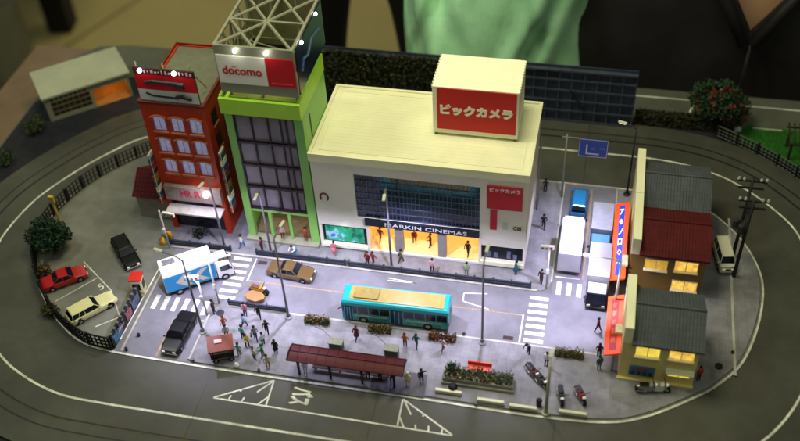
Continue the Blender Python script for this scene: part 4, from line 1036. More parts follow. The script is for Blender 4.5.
def make_pose(kind):
    V = [(0, 0, .95), (0, 0, 1.15), (0, 0, 1.38), (0, 0, 1.50), (0, .01, 1.62), (0, 0.0, 1.74)]; R = [.15, .14, .17, .06, .105, .07]
    E_ = [(0, 1), (1, 2), (2, 3), (3, 4), (4, 5)]
    st = {'stand': (.0, .0), 'walk': (.28, -.28), 'wave': (.05, -.1), 'bend': (.08, -.05), 'lean': (.1, -.1)}[kind]
    if kind == 'bend':
        V[1] = (.08, 0, 1.12); V[2] = (.24, 0, 1.28); V[3] = (.33, 0, 1.36); V[4] = (.4, 0, 1.45); V[5] = (.44, 0, 1.55)
    for s, dx in ((1, st[0]), (-1, st[1])):
        n = len(V); V += [(dx * .15, s * .1, .88), (dx * .6, s * .11, .48), (dx, s * .11, .09), (dx + .13, s * .12, .045)]; R += [.11, .075, .05, .045]
        E_ += [(0, n), (n, n + 1), (n + 1, n + 2), (n + 2, n + 3)]
        n = len(V); c = V[2]
        if kind == 'wave' and s == 1: arm = [(c[0], .2, 1.4), (c[0] + .12, .36, 1.45), (c[0] + .2, .34, 1.72)]
        elif kind in ('bend', 'lean'): arm = [(c[0], s * .2, c[2] + .02), (c[0] + .14, s * .26, c[2] - .25), (c[0] + .38, s * .16, c[2] - .28)]
        else: arm = [(c[0], s * .2, 1.4), (c[0] - dx * .25, s * .27, 1.15), (c[0] - dx * .5 + .05, s * .27, .9)]
        V += arm; R += [.065, .05, .038]; E_ += [(2, n), (n, n + 1), (n + 1, n + 2)]
        V += [(arm[2][0] + .03, arm[2][1], arm[2][2] - .07 if kind != 'wave' or s == -1 else arm[2][2] + .08)]; R += [.04]; E_ += [(n + 2, n + 3)]
    me = bake(V, E_, R, 'person_body')
    for m in (SK, SK, SK, SK): me.materials.append(m)
    hx = V[4][0]
    for p in me.polygons:
        c = p.center
        if c.z > V[3][2] - .01 and abs(c.y) < .13: p.material_index = 0
        elif c.z > .92 and not (kind != 'x' and (abs(c.y) > .12 and ((c.z < .93) or False))): p.material_index = 1
        elif c.z > .1: p.material_index = 2
        else: p.material_index = 3
    # hands keep skin colour
    for p in me.polygons:
        c = p.center
        for k in (len(V) - 1, len(V) - 9):
            if (c - Vector(V[k])).length < .09: p.material_index = 0
    hd = MB(); cx, cz = V[4][0], V[4][2] + .05
    hd.rings([[(cx - .02 + r * math.cos(2 * PI * i / 10) * 1.05, r * math.sin(2 * PI * i / 10), cz + z) for i in range(10)] for r, z in ((.118, -.05), (.128, .03), (.12, .1), (.08, .15), (.01, .17))])
    ob = hd.build('hair', black_m, None, smooth=True); hm_ = ob.data; bpy.data.objects.remove(ob)
    return me, hm_


POSES = {k: make_pose(k) for k in ('stand', 'walk', 'wave', 'bend', 'lean')}
hairs = {'k': mat('hair_black', '#0c0a0a', .6), 'b': mat('hair_brown', '#3a2416', .6), 'g': mat('hair_green_cap', '#1c5c3c', .6), 'w': mat('hat_white', '#c8c8c0', .6)}
skirt_m = {}


def person(label, x, y, rz, pose, top, bot, hair='k', z=None, skirt=None, bag=None, group=None, sc_=1.13):
    me, hm_ = POSES[pose]
    o = thing('person', label, 'person', (x, y, KZ + .005 if z is None else z), D(rz), group); o.scale = (sc_,) * 3
    b = bpy.data.objects.new('body', me); C.objects.link(b); b.parent = o
    for i, m in enumerate((SK, mat('cloth' + top[1:], top, .8), mat('cloth' + bot[1:], bot, .8), black_m)):
        b.material_slots[i].link = 'OBJECT'; b.material_slots[i].material = m
    h = bpy.data.objects.new('hair', hm_); C.objects.link(h); h.parent = o
    h.material_slots[0].link = 'OBJECT'; h.material_slots[0].material = hairs[hair]
    if skirt:
        MB().lathe(0, 0, [(.15, 1.02), (.2, .85), (.26, .55), (.25, .54), (.14, .98)], 12).build('skirt', mat('cloth' + skirt[1:], skirt, .8), o, smooth=True)
    if bag:
        f = MB(); f.cbox(.05, -.34, .72, .32, .12, .26); f.tube([(-.05, -.34, .83), (.05, -.33, .98), (.15, -.34, .83)], .012, 5); f.build('handbag', mat('cloth' + bag[1:], bag, .6), o, bevel=.02)
    return o


PEOPLE = [
    ('figure in white shirt and blue trousers at the end of the left guardrail', -18.4, 4.4, 200, 'walk', '#d8dce0', '#2c5c98'),
    ('figure in maroon clothes behind the first lamp post on the far pavement', -16.1, 4.3, 180, 'stand', '#5c1c34', '#3c1424'),
    ('bending figure in white top and sky blue skirt near the green tower', -12.4, 4.3, 250, 'bend', '#e0e0e4', '#4c8cb4', 'k', None, '#4c8cb4'),
    ('dark haired woman in pink dress under the green landscape poster', -8.2, 5.0, 260, 'wave', '#c06870', '#c87c7c', 'k', None, '#c87c7c'),
    ('left one of the close pair in dark red coats by the long guardrail', -4.35, 4.1, 250, 'stand', '#6c1420', '#2c1014'),
    ('right one of the close pair in dark red coats by the long guardrail', -3.75, 4.2, 70, 'walk', '#7c1c20', '#34141c'),
    ('figure in olive jacket before the left pillar of the store entrance', -.9, 5.0, 200, 'walk', '#5c6038', '#3c3c34', 'k', None, None, '#40382c'),
    ('figure in pink top and black trousers at the guardrail before the entrance', 2.6, 4.2, 270, 'stand', '#b89494', '#14141c'),
    ('figure in pale green coat facing the glowing entrance', 6.2, 4.3, 90, 'stand', '#88a47c', '#607860', 'k'),
    ('woman in long teal coat near the right showcase of the store', 11.2, 5.3, 200, 'stand', '#1c5c70', '#1c5064', 'k', None, '#1c5064'),
    ('figure in brown inside the left bay of the store entrance', -3.7, 7.6, 250, 'walk', '#6c3418', '#4c2414', 'k', KZ + .29),
    ('shopper in red inside the middle bay of the store entrance', .0, 7.8, 290, 'lean', '#8c2c1c', '#5c3424', 'k', KZ + .29),
    ('shopper in black inside the middle bay of the store entrance', 1.8, 7.5, 200, 'lean', '#2c1010', '#200c0c', 'k', KZ + .29),
    ('figure in black walking inside the right bay of the entrance', 5.9, 7.0, 260, 'walk', '#14100c', '#100c0c', 'k', KZ + .29),
    ('dark dressed figure at the right crosswalk beside the signal pole', 13.9, 4.5, 250, 'wave', '#34202c', '#1c1824'),
    ('black dressed figure standing where the left guardrail ends', -18.3, -5.0, 0, 'stand', '#401420', '#14141c'),
    ('figure in orange top and cream trousers behind the brown stall', -16.5, -6.9, 300, 'walk', '#a85c3c', '#b8b080', 'b'),
    ('figure in pink by the near guardrail', -15.0, -4.8, 270, 'stand', '#b87c84', '#504048'),
    ('tall black figure walking along the near guardrail', -13.5, -4.9, 110, 'walk', '#0c0c14', '#0c0c14'),
    ('black dressed figure right of the crowd near the tall lamp post', -12.1, -6.7, 110, 'walk', '#101018', '#101018'),
    ('figure in grey top and navy trousers in the middle of the crowd', -13.0, -7.6, 290, 'walk', '#7c7c80', '#1c2040', 'k', None, None, '#1c2440'),
    ('figure in mint top behind the yellow one in the crowd', -14.3, -7.7, 250, 'stand', '#6cb0a0', '#1c2c38'),
    ('figure in yellow and black leaning forward in the crowd', -13.5, -8.7, 330, 'lean', '#a89c3c', '#14141c'),
    ('figure in mint coat nearest the brown stall wheel', -13.9, -9.9, 270, 'stand', '#74b49c', '#7c5c50'),
    ('dark figure crouching forward beside the brown stall', -14.8, -9.4, 180, 'bend', '#1c1c24', '#20202c'),
    ('green capped figure at the front of the crowd', -11.6, -9.6, 200, 'lean', '#1c6c3c', '#5c6c58', 'g'),
    ('figure in orange and white nearest the front kerb', -10.7, -10.8, 300, 'stand', '#c0bca4', '#a87c40', 'b'),
    ('figure in pale grey coat at the left edge of the crowd', -15.9, -7.9, 300, 'stand', '#a8a8a8', '#5c5c64', 'b'),
    ('figure in sky blue top between the mint one and the guardrail', -14.6, -6.3, 200, 'walk', '#7ca4c0', '#2c3450'),
    ('figure in cream coat beside the green capped one', -12.3, -10.1, 60, 'stand', '#ccc4a4', '#5c5444', 'b'),
    ('figure in white shirt behind the navy trousered one', -12.0, -8.2, 150, 'stand', '#d0d0d8', '#404858'),
    ('stout black figure left of the bus shelter', -10.5, -8.9, 90, 'stand', '#0c0e14', '#0c0e14', 'k', None, '#0c0e14'),
    ('white dressed figure beside the leftmost post of the bus shelter', -7.0, -10.7, 270, 'stand', '#dcdce4', '#c8c8d0', 'w'),
    ('figure in green waiting under the right half of the shelter', -.9, -10.4, 270, 'stand', '#1c4c40', '#20242c', 'k', KZ + .05),
    ('figure in plum waiting under the shelter between two others', .3, -10.4, 250, 'stand', '#40142c', '#201020', 'k', KZ + .05),
    ('figure in dark olive waiting under the right end of the shelter', 1.5, -10.6, 290, 'stand', '#34381c', '#1c1c18', 'k', KZ + .05),
    ('figure in pale yellow standing on the dark slab beside the shelter', 3.0, -10.6, 270, 'stand', '#c8c48c', '#b4ac60', 'w', KZ + .05),
    ('black figure with raised arm on the dark slab beside the shelter', 4.2, -10.0, 300, 'wave', '#101018', '#101018', 'k', KZ + .05),
    ('figure in dark red coat between the shelter and the bus', -3.1, -5.9, 250, 'walk', '#5c1c28', '#4c2830', 'b', None, '#5c1c28'),
    ('figure in orange beside the teal one near the bus rear', 1.8, -6.0, 90, 'stand', '#a85838', '#7c5048'),
    ('figure in teal jacket near the bus rear', 2.9, -5.9, 80, 'walk', '#1c5c5c', '#1c3c40'),
    ('figure in pink and white beside the rust coloured shrub', 5.5, -5.9, 60, 'walk', '#c0a4a4', '#6c3c3c', 'k'),
    ('black figure bending over at the foot of the right crosswalk', 13.7, -4.8, 240, 'bend', '#0c0e12', '#0c0e12'),
    ('figure in white shirt and black trousers right of the crosswalk foot', 15.5, -6.0, 250, 'stand', '#d4d4d4', '#101014'),
    ('figure in teal below the end of the short orange canopy', 20.4, -5.6, 300, 'stand', '#2c5858', '#2c4850'),
    ('figure in dark plum at the kerb under the short orange canopy', 20.3, -4.1, 90, 'stand', '#40182c', '#1c1828'),
    ('red coated figure walking in the street beside the short orange canopy', 20.0, -.9, 0, 'walk', '#601428', '#30141c', 'k', .085),
    ('figure in red jacket at the right corner of the yellow house', 29.5, -5.3, 300, 'stand', '#a82418', '#1c1c24'),
    ('dark figure on the pavement beside the left wall of the side street', 13.3, 12.6, 270, 'walk', '#101016', '#101018'),
    ('dark figure at the far end of the side street pavement', 12.9, 18.4, 90, 'stand', '#141418', '#181820'),
    ('figure in white on the lobby step of the green tower', -14.3, 6.2, 270, 'stand', '#c8b8a8', '#7c2c20', 'b', KZ + .31),
    ('figure in rust brown on the lobby step near the store', -11.7, 6.3, 270, 'stand', '#8c4824', '#6c3c24', 'b', KZ + .31),
]
for p in PEOPLE: person(*p)

# ---------------------------------------------------------------- poles and signals
pole_m = mat('pole_grey', '#7c7c80', .5, .4, var=.1)


def street_lamp(label, x, y, h, ax, ay, z=KZ, m=None, glow=True, r=.085):
    o = thing('street_lamp', label, 'street lamp', (x, y, z), 0, 'street lamps of the model town'); m = m or pole_m
    MB().tube([(0, 0, 0), (0, 0, h * .5), (0, 0, h)], r + .045, 10, r1=r).build('pole', m, o, smooth=True)
    MB().lathe(0, 0, [(.38, 0), (.38, .12), (.22, .2), (.2, .6)], 12).build('base', m, o)
    MB().tube([(0, 0, h - .15), (ax * .25, ay * .25, h + .2), (ax, ay, h + .28)], .07, 7).build('arm', m, o, smooth=True)
    rz = math.atan2(ay, ax); f = MB(); f.cbox(ax, ay, h + .28, .95, .32, .16, rz); hd_ = f.build('lamp_head', mat('lamp_case', '#c4c4b4', .4), o, bevel=.05)
    MB().cbox(ax, ay, h + .18, .7, .22, .05, rz).build('lamp_glass', lampglow, hd_)
    return o


street_lamp('tall lamp post at the left street kerb beside the black limousine', -18.6, -7.6, 10.4, -2.6, .6)
street_lamp('tall lamp post standing behind the crowd beside the near guardrail', -10.6, -4.3, 11.2, .3, 1.8)
street_lamp('tall lamp post between the bus and the right crosswalk', 9.1, -4.25, 11.1, .1, 1.7)
street_lamp('tall grey lamp post in front of the store entrance', -1.7, 3.95, 11.4, .2, -1.6)
street_lamp('lamp post in front of the red brick building', -20.3, 4.0, 10.0, -.3, -1.3)
street_lamp('lamp post on the far pavement before the green tower', -15.0, 4.0, 9.0, 0, -1.0)
street_lamp('lamp post reaching over the side street from beside the orange canopies', 21.35, .9, 8.2, -3.1, 0, m=mat('pole_white', '#b8b8b0', .5))
street_lamp('short pale lamp post at the front kerb near the black motorcycle', 16.0, -11.4, 7.0, 0, 1.1, m=mat('pole_cream', '#a8a88c', .5), r=.14)
street_lamp('dark lamp post at the back end of the side street', 21.9, 19.4, 9.4, -1.5, .5, m=dark_metal)


def signal(label, x, y, h, ax, ay, rz, z=KZ):
    o = thing('traffic_signal', label, 'traffic light', (x, y, z), 0, 'traffic lights at the crossings'); m = mat('pole_white', '#b8b8b0')
    MB().tube([(0, 0, 0), (0, 0, h)], .1, 8).build('pole', m, o, smooth=True)
    MB().tube([(0, 0, h - .4), (ax, ay, h - .1)], .06, 6).build('arm', m, o)
    f = MB(); f.cbox(ax, ay, h, 1.35, .28, .5, rz); hd_ = f.build('signal_head', mat('signal_white', '#d0d0cc', .4), o, bevel=.06)
    for k, c_ in enumerate(('#1c7c5c', '#8a6a20', '#8c1c1c')):
        dx = (-.42 + .42 * k); f = MB(); f.tube([(ax + dx * math.cos(rz) - .15 * -math.sin(rz) * -1, ay + dx * math.sin(rz) - .15 * math.cos(rz), h), (ax + dx * math.cos(rz) - .2 * -math.sin(rz) * -1, ay + dx * math.sin(rz) - .2 * math.cos(rz), h)], .15, 10)
        f.build('lens', mat('lens' + c_[1:], c_, .2), hd_)
    f = MB(); f.cbox(0, -.22, 2.7, .3, .2, .6); f.build('pedestrian_light', mat('signal_white', '#d0d0cc'), o, bevel=.03)
    return o


signal('white traffic light leaning over the cab of the blue delivery truck', -18.3, -3.6, 6.3, 1.5, .6, .5)
signal('traffic light at the store corner by the right crosswalk', 14.5, 3.9, 6.2, -.2, -.3, .1)
signal('traffic light beside the black limousine and left crossing', -19.0, -5.3, 4.8, -.8, .5, .2)
signal('traffic light at the far left corner beside the yellow bollard', -26.4, 3.2, 5.6, 1.3, -.5, -.1)

sg = thing('direction_sign', 'blue direction sign with white arrow lines on a tall post at the back', 'road sign', (14.8, 17.9, KZ))
MB().tube([(0, 0, 0), (0, 0, 9.0)], .13, 8, r1=.1).build('pole', mat('pole_pale', '#8c8e84', .5, .3), sg, smooth=True)
MB().tube([(-.5, 0, 8.6), (1.7, 0, 8.6)], .08, 6).build('arm', mat('pole_pale', '#8c8e84'), sg)
b = MB().box(1.3, -.16, 6.3, 4.4, -.08, 8.75).build('sign_board', mat('sign_blue', '#0c3c94', .45, var=.1, scale=2), sg, bevel=.02)
f = MB(); f.box(2.1, -.19, 6.7, 2.25, -.161, 8.0); f.box(2.25, -.19, 6.7, 3.5, -.161, 6.85); f.box(1.36, -.18, 6.36, 1.41, -.161, 8.69); f.box(4.29, -.18, 6.36, 4.34, -.161, 8.69); f.box(1.41, -.18, 8.64, 4.29, -.161, 8.69); f.box(1.41, -.18, 6.36, 4.29, -.161, 6.41)
f.build('arrow_lines', mat('sign_line', '#b8c4d4', .5), b)
text('CF', .45, .28, mat('sign_letter_blue', '#5c84b4', .5), (2.6, -.165, 7.35), (1, 0, 0), (0, 0, 1), b)
text('123', .55, .25, mat('sign_letter_blue', '#5c84b4', .5), (3.55, -.165, 7.45), (1, 0, 0), (0, 0, 1), b)

up = thing('utility_pole', 'dark twin utility pole with insulators and transformers behind the houses', 'utility pole', (33.1, 8.6, KZ))
dk = mat('pole_dark', '#1c1d20', .6)
for y, h in ((0, 10.6), (2.9, 10.8)): MB().tube([(0, y, 0), (0, y, h)], .19, 10, r1=.14).build('pole', dk, up, smooth=True)
f = MB()
for z, L_ in ((10.4, 1.4), (9.5, 1.2)): 
    for y in (0, 2.9): f.box(-L_, y - .08, z, L_, y + .08, z + .16)
f.box(-.1, 0, 5.2, .1, 2.9, 5.4); f.box(-.1, 0, 8.5, .1, 2.9, 8.7); f.tube([(0, .1, 5.3), (0, 2.8, 8.5)], .07, 6); f.build('crossarm', dk, up)
for y in (0, 2.9):
    for x in (-1.3, -.8, .8, 1.3):
        MB().lathe(x, y, [(.07, 10.56), (.14, 10.62), (.07, 10.7), (.14, 10.78), (.06, 10.9)], 8).build('insulator', mat('insulator', '#a8aaa4', .3), up)
for x, y, z in ((-.5, 0, 6.2), (.5, 2.9, 6.3), (-.5, 2.9, 4.2)): MB().lathe(x, y, [(.3, z), (.32, z + .1), (.32, z + 1.0), (.2, z + 1.15)], 12).build('transformer', mat('transformer', '#2c2e30', .5), up)

# ---------------------------------------------------------------- bus shelter, planters, street furniture
bs = thing('bus_shelter', 'long bus shelter with translucent dark red roof at the front kerb', 'bus shelter', (-2.8, -10.5, KZ))
rm = mat('shelter_red', '#4c1014', .55, var=.15, scale=.8, spec=.25); rdk = mat('shelter_frame', '#2a0c12', .4)
sec_ = [(-1.0 + 2.0 * k / 8, 2.55 + .28 * math.sin(PI * k / 8)) for k in range(9)]
f = MB()
R = []
for x in (-5.55, 5.55): R.append([(x, y, z) for y, z in sec_] + [(x, y, z - .08) for y, z in reversed(sec_)])
f.rings(R); sr = f.build('roof', rm, bs)
f = MB()
for x in [-5.55 + 11.1 * i / 12 for i in range(13)]: f.tube([(x, y, z + .0) for y, z in sec_], .03 if abs(x) < 5.5 else .09, 5)
for y, z in (sec_[0], sec_[-1], (sec_[4])): f.tube([(-5.6, y, z + .01), (5.6, y, z + .01)], .06, 5)
f.build('roof_ribs', rdk, sr)
for i, x in enumerate((-4.7, -1.6, 1.5, 4.6)):
    f = MB(); f.box(x - .1, -.6, 0, x + .1, -.4, 2.6); f.tube([(x, -.5, 2.3), (x, .7, 2.65)], .06, 5); f.build('post', mat('post_plum', '#1c1424', .4), bs)
f = MB(); f.box(-3.6, .2, .38, 3.8, .6, .48); 
for x in (-3.4, -1, 1.4, 3.6): f.box(x, .3, 0, x + .1, .5, .38)
f.build('bench', mat('bench_wood', '#4a3020', .7), bs)
f = MB(); 
for x in (-2.6, 1.3): pass
dkslab = MB().prism([(-.5, -11.6), (4.75, -11.65), (4.6, -9.0), (-.5, -9.0)], KZ + .002, KZ + .05)
struct(dkslab.build('shelter_slab', mat('slab_dark', '#4c4c52', .6, var=.12, dirt=.3)))
for x, y, l in ((-4.75, -7.4, 'low dark cabinet behind the left half of the bus shelter'), (.75, -7.3, 'low dark cabinet with pale rim behind the right half of the bus shelter')):
    o = thing('street_cabinet', l, 'cabinet', (x, y, KZ)); MB().box(-.65, -.4, 0, .65, .4, 1.15).build('case', mat('cabinet', '#3c4434', .6, var=.2), o, bevel=.04)
    MB().box(-.72, -.46, 1.15, .72, .46, 1.25).build('lid', mat('cabinet_lid', '#6c705c', .6, var=.3, scale=3), o, bevel=.02)
    f = MB(); f.tube([(-.6, .3, 1.2), (-1.5, .9, 1.5), (-2.4, 1.1, 1.5)], .03, 5); f.build('cable', dark_metal, o)

pl = thing('flower_planter', 'long stepped planter filled with shrubs and small flowers', 'planter', (9.45, -9.05, KZ))
pc = mat('planter_stone', '#8a8878', .7, var=.15, dirt=.2)
f = MB(); f.box(-3.4, -.8, 0, 3.4, .8, .35); f.box(-3.3, -.62, .35, 3.3, .7, .75); f.build('trough', pc, pl, bevel=.04)
f = MB()
leaf_clump(f, lambda: (random.uniform(-3.2, 3.2), random.uniform(-.55, .7), .7 + abs(random.gauss(0, .3)) + (.3 if random.random() < .2 else 0)), 1900, .12, (0, 0, 1, 2, 2))
leaf_clump(f, lambda: (-2.5 + random.gauss(0, .25), .4 + random.gauss(0, .2), random.uniform(1, 1.8)), 260, .11, (0, 1))
fc = [(random.uniform(-3.1, 3.1), random.uniform(-.6, .6)) for _ in range(60)]
for x, y in fc: leaf_clump(f, lambda: (x + random.gauss(0, .04), y + random.gauss(0, .04), 1.05 + random.uniform(0, .15)), 6, .08, (random.choice((3, 4)),))
f.build('foliage', [leaf_g, leaf_d, leaf_y, mat('flower_pale', '#d8c8a0', .6), mat('flower_pink', '#b05a50', .6)], pl)
ob_ = thing('orange_bench', 'bright orange bench behind the flower planter', 'bench', (9.35, -7.75, KZ))
om_ = mat('bench_orange', '#c8401c', .5)
MB().box(-1.15, -.4, .42, 1.15, .25, .55).build('seat', om_, ob_, bevel=.03); MB().box(-1.15, .27, .5, 1.15, .42, 1.0).build('backrest', om_, ob_, bevel=.03)
for x in (-1.0, .85): MB().box(x, -.3, 0, x + .15, .3, .42).build('leg', dark_metal, ob_)

SH = [(-7.6, 2.5, [leaf_y, leaf_o, leaf_d], 'low brown shrub at the kerb left of the bus front'), (-1.1, 2.3, [leaf_y, leaf_d, leaf_o], 'low olive shrub beside the middle door of the bus'),
      (5.2, 2.7, [leaf_o, leaf_d, mat('leaf_red', '#5c2418', .7, var=.4)], 'reddish shrub at the kerb behind the bus rear'), (17.5, 2.7, [leaf_y, leaf_o, leaf_d], 'low olive shrub at the side street mouth')]
for x, L_, ms, l in SH:
    o = thing('kerb_shrub', l, 'shrub', (x, -4.45, KZ), 0, 'low shrubs along the near kerb'); f = MB()
    leaf_clump(f, lambda: (random.uniform(-L_ / 2, L_ / 2), random.gauss(0, .22), .1 + min(.75, abs(random.gauss(0, .3)))), 1100, .11, (0, 1, 2)); f.build('foliage', ms, o)
    f = MB(); f.box(-L_ / 2, -.3, 0, L_ / 2, .3, .12); f.build('soil_bed', mat('soil', '#3a2a1c', .9), o)
for x, y, l in ((6.9, -10.8, 'left pale low barrier behind the dark ball by the slab'), (10.9, -11.2, 'pale low barrier in front of the flower planter'),
                (13.9, -11.35, 'pale low barrier left of the short lamp post'), (18.4, -11.2, 'pale low barrier in front of the black and red motorcycles')):
    o = thing('low_barrier', l, 'barrier', (x, y, KZ), 0, 'pale low barriers at the front kerb')
    MB().box(-1.25, -.16, .1, 1.25, .16, .5).build('rail', mat('barrier_cream', '#c8c8a8', .6), o, bevel=.05)
    for xx in (-1.0, .85): MB().box(xx, -.12, 0, xx + .15, .12, .1).build('foot', kerb_m, o)
o = thing('dark_pot', 'round black pot by the leftmost pale barrier', 'pot', (7.25, -10.35, KZ)); MB().lathe(0, 0, [(.25, 0), (.42, .25), (.44, .6), (.3, .8)], 12).build('pot', black_m, o, smooth=True); MB().lathe(0, 0, [(.28, .8), (.05, .95)], 10).build('lid', dark_metal, o)
o = thing('litter_bin', 'dark litter bin beside the short pale lamp post', 'bin', (15.3, -10.7, KZ)); MB().lathe(0, 0, [(.24, 0), (.27, .8)], 10).build('bin_body', dark_metal, o); MB().lathe(0, 0, [(.3, .8), (.2, .95)], 10).build('lid', black_m, o)
o = thing('street_grate', 'dark drain grate on the near lane left of the right crosswalk', 'drain grate', (11.5, -3.15, .08)); MB().box(-.5, -.22, 0, .5, .22, .03).build('frame', mat('grate_brown', '#3a2a24', .6), o)
f = MB()
for i in range(6): f.box(-.42 + i * .15, -.17, .03, -.36 + i * .15, .17, .045)
f.build('slots', black_m, o)
o = thing('street_grate', 'dark drain grate on the far lane behind the brown sedan', 'drain grate', (-15.6, 2.7, .08)); MB().box(-.5, -.22, 0, .5, .22, .03).build('frame', mat('grate_brown', '#3a2a24'), o)
tag(MB().cyl(-17.7, -4.9, KZ + .001, KZ + .03, .42, n=20).build('manhole_cover', dark_metal), 'round dark manhole cover on the near pavement by the crossing', 'manhole cover')
tag(MB().cyl(-6.75, 4.3, KZ + .001, KZ + .35, .4, .3, n=14).build('stone_pot', grey_metal), 'squat grey pot at the gap between two far guardrails', 'pot')
o = thing('dark_planter', 'dark spiky plant in a pot before the red brick building', 'potted plant', (-23.6, 5.2, KZ)); MB().lathe(0, 0, [(.35, 0), (.45, .45), (.35, .45)], 10).build('pot', black_m, o)
f = MB(); leaf_clump(f, lambda: (random.gauss(0, .35), random.gauss(0, .35), .5 + abs(random.gauss(0, .35))), 160, .17); f.build('foliage', leaf_d, o)
o = thing('curved_bollard', 'bright yellow curved bollard near the left end of the far pavement', 'bollard', (-27.1, 4.1, .07)); MB().tube([(-.2, -.5, .0), (-.25, -.45, .7), (-.05, 0, 1.15), (.25, .45, .9), (.3, .55, 0)], .28, 10).build('arch', mat('bollard_yellow', '#d8a010', .4), o, smooth=True)
MB().tube([(-.06, -.28, 1.03), (.1, .2, 1.12)], .3, 10).build('band', mat('band_grey', '#605030', .5), o, smooth=True)
bo = thing('ticket_booth', 'small cream booth with red top at the parking lot entrance', 'booth', (-27.1, -3.4, .07), D(12))
MB().box(-.6, -.6, 0, .6, .6, 2.2).build('cabin', mat('booth_cream', '#d8d0a0', .5), bo, bevel=.06); MB().box(-.66, -.66, 2.2, .66, .66, 2.42).build('roof', mat('booth_red', '#c01c14', .5), bo, bevel=.05)
MB().box(-.4, -.63, .9, .4, -.601, 1.8).build('window', black_m, bo); MB().box(.601, -.4, .9, .63, .4, 1.8).build('window', black_m, bo); MB().box(-.61, -.61, .25, .61, -.602, .5).build('stripe', mat('post_yellow', '#b8a23c'), bo)
# street stall
sl = thing('street_stall', 'brown roofed street stall with wheels beside the crowd', 'stall', (-15.5, -10.2, KZ), D(22))
br = mat('stall_brown', '#6c2c18', .55, var=.12); brd = mat('stall_dark', '#2c1814', .6)
f = MB(); f.rings([[(-1.25, -.9, 1.75), (1.25, -.9, 1.75), (1.25, .9, 2.05), (-1.25, .9, 2.05)], [(-1.25, -.9, 1.9), (1.25, -.9, 1.9), (1.25, .9, 2.2), (-1.25, .9, 2.2)]]); rf_ = f.build('roof', br, sl, bevel=.03)
MB().cbox(-.2, .2, 2.14, .7, .4, .08, rx=.16).build('roof_panel', mat('panel_pale', '#b8a8a0', .5), rf_)
MB().box(-1.1, -.6, .4, 1.1, .7, 1.05).build('counter', brd, sl, bevel=.04)
for x, y in ((-1.1, -.75), (1.02, -.75), (-1.1, .75), (1.02, .75)): MB().box(x, y - .04, .2, x + .08, y + .04, 1.95).build('post', brd, sl)
for x in (-.7, .8):
    for y in (-.68, .78): w_ = MB().tube([(x, y - .06, .3), (x, y + .06, .3)], .3, 14).build('wheel', rubber, sl); MB().tube([(x, y - .075, .3), (x, y + .075, .3)], .12, 10).build('rim', chrome, w_)
MB().tube([(-1.1, -.7, .55), (1.6, -.7, .6)], .04, 6).build('handle', chrome, sl)
MB().box(-.8, -.5, 1.05, .6, .3, 1.25).build('goods', mat('goods_pale', '#9aa08c', .6, var=.6, scale=5), sl)
f = MB(); f.ball((-13.8, -11.15, KZ + .22), .24, sq=.8); f.box(-13.95, -11.25, KZ + .3, -13.65, -11.05, KZ + .5)
tag(f.build('shopping_bag', white_m, smooth=True), 'small white bag on the pavement below the brown stall', 'bag')
for x, y, l in ((-24.9, -9.1, 'upper small black stud on the left kerb strip'), (-25.4, -11.0, 'lower small black stud at the left street mouth'), (-18.3, -11.2, 'small black stud at the front corner of the pavement'),
                (-11.5, -11.3, 'small black stud at the front kerb below the crowd'), (9.6, -11.6, 'small black stud at the front kerb by the planter'), (-8.5, -3.9, 'small black stud at the near kerb left of the bus'),
                (7.2, -3.6, 'small black stud at the near kerb behind the bus'), (32.7, -1.5, 'small brown stud on the right pavement line'), (31.4, -3.4, 'dark oval cover on the right pavement')):
    tag(MB().cyl(x, y, (KZ if x < -26 or x > -18.8 else .07), KZ + .22, .16 if 'oval' not in l else .35, n=10).build('kerb_stud', black_m, bevel=.02), l, 'stud')
o = thing('wall_conduit', 'pair of pale downpipes at the back right corner of the store', 'pipe', (12.25, 15.5, KZ)); 
for y in (0, .8): MB().tube([(0, y, 0), (0, y, 9.5)], .1, 8).build('pipe', grey_metal, o, smooth=True)

# ---------------------------------------------------------------- visitors and things behind the table
coat = mat('black_coat', '#1d1a1c', .6, var=.5, scale=.12, bump=.8, bscale=.6); trouser = mat('black_trousers', '#0a0809', .85, var=.5, scale=.12)


def big_body(V, E_, R, name, m, parent):
    me = bake(V, E_, R, name); me.materials.clear(); me.materials.append(m); o = bpy.data.objects.new(name, me); C.objects.link(o); o.parent = parent
    for p in me.polygons: p.use_smooth = True
    s = o.modifiers.new('sub', 'SUBSURF'); s.levels = 1; s.render_levels = 1
    return o


pa = thing('person', 'standing visitor in black trousers behind the green and red buildings', 'person', (-22, 66, -75))
V = [(2, 6, 92), (2, 6, 115), (2, 6, 148), (2, 5, 166), (2, 4, 182), (2, 4, 194)]; R = [16, 15, 19, 6.5, 10, 7]; E_ = [(0, 1), (1, 2), (2, 3), (3, 4), (4, 5)]
for s in (-1, 1):
    n = len(V); V += [(2 + s * 11, 5, 84), (2 + s * 14, 3, 45), (2 + s * 15, 5, 8), (2 + s * 17, -8, 4)]; R += [11.5, 9, 6.5, 5]; E_ += [(0, n), (n, n + 1), (n + 1, n + 2), (n + 2, n + 3)]
    n = len(V); V += [(2 + s * 20, 6, 150), (2 + s * 29, 8, 124), (2 + s * 31, 2, 100), (2 + s * 31, 0, 90)]; R += [7.5, 6, 4.5, 4]; E_ += [(2, n), (n, n + 1), (n + 1, n + 2), (n + 2, n + 3)]
big_body(V, E_, R, 'body', trouser, pa)
pbn = thing('person', 'visitor in black jacket with bare neckline leaning at the back edge of the table', 'person', (35, 62, -75))
V = [(0, 6, 40), (0, 5, 60), (0, -1, 88), (0, -2, 104), (0, -4, 116), (0, -5, 126)]; R = [(26, 15), (24, 14), (27, 14), 7, 10, 7]
E_ = [(0, 1), (1, 2), (2, 3), (3, 4), (4, 5)]
skn = mat('visitor_skin', '#e8ba94', .6, var=.05, scale=.2)
big_body(V, E_, R, 'body', skn, pbn)
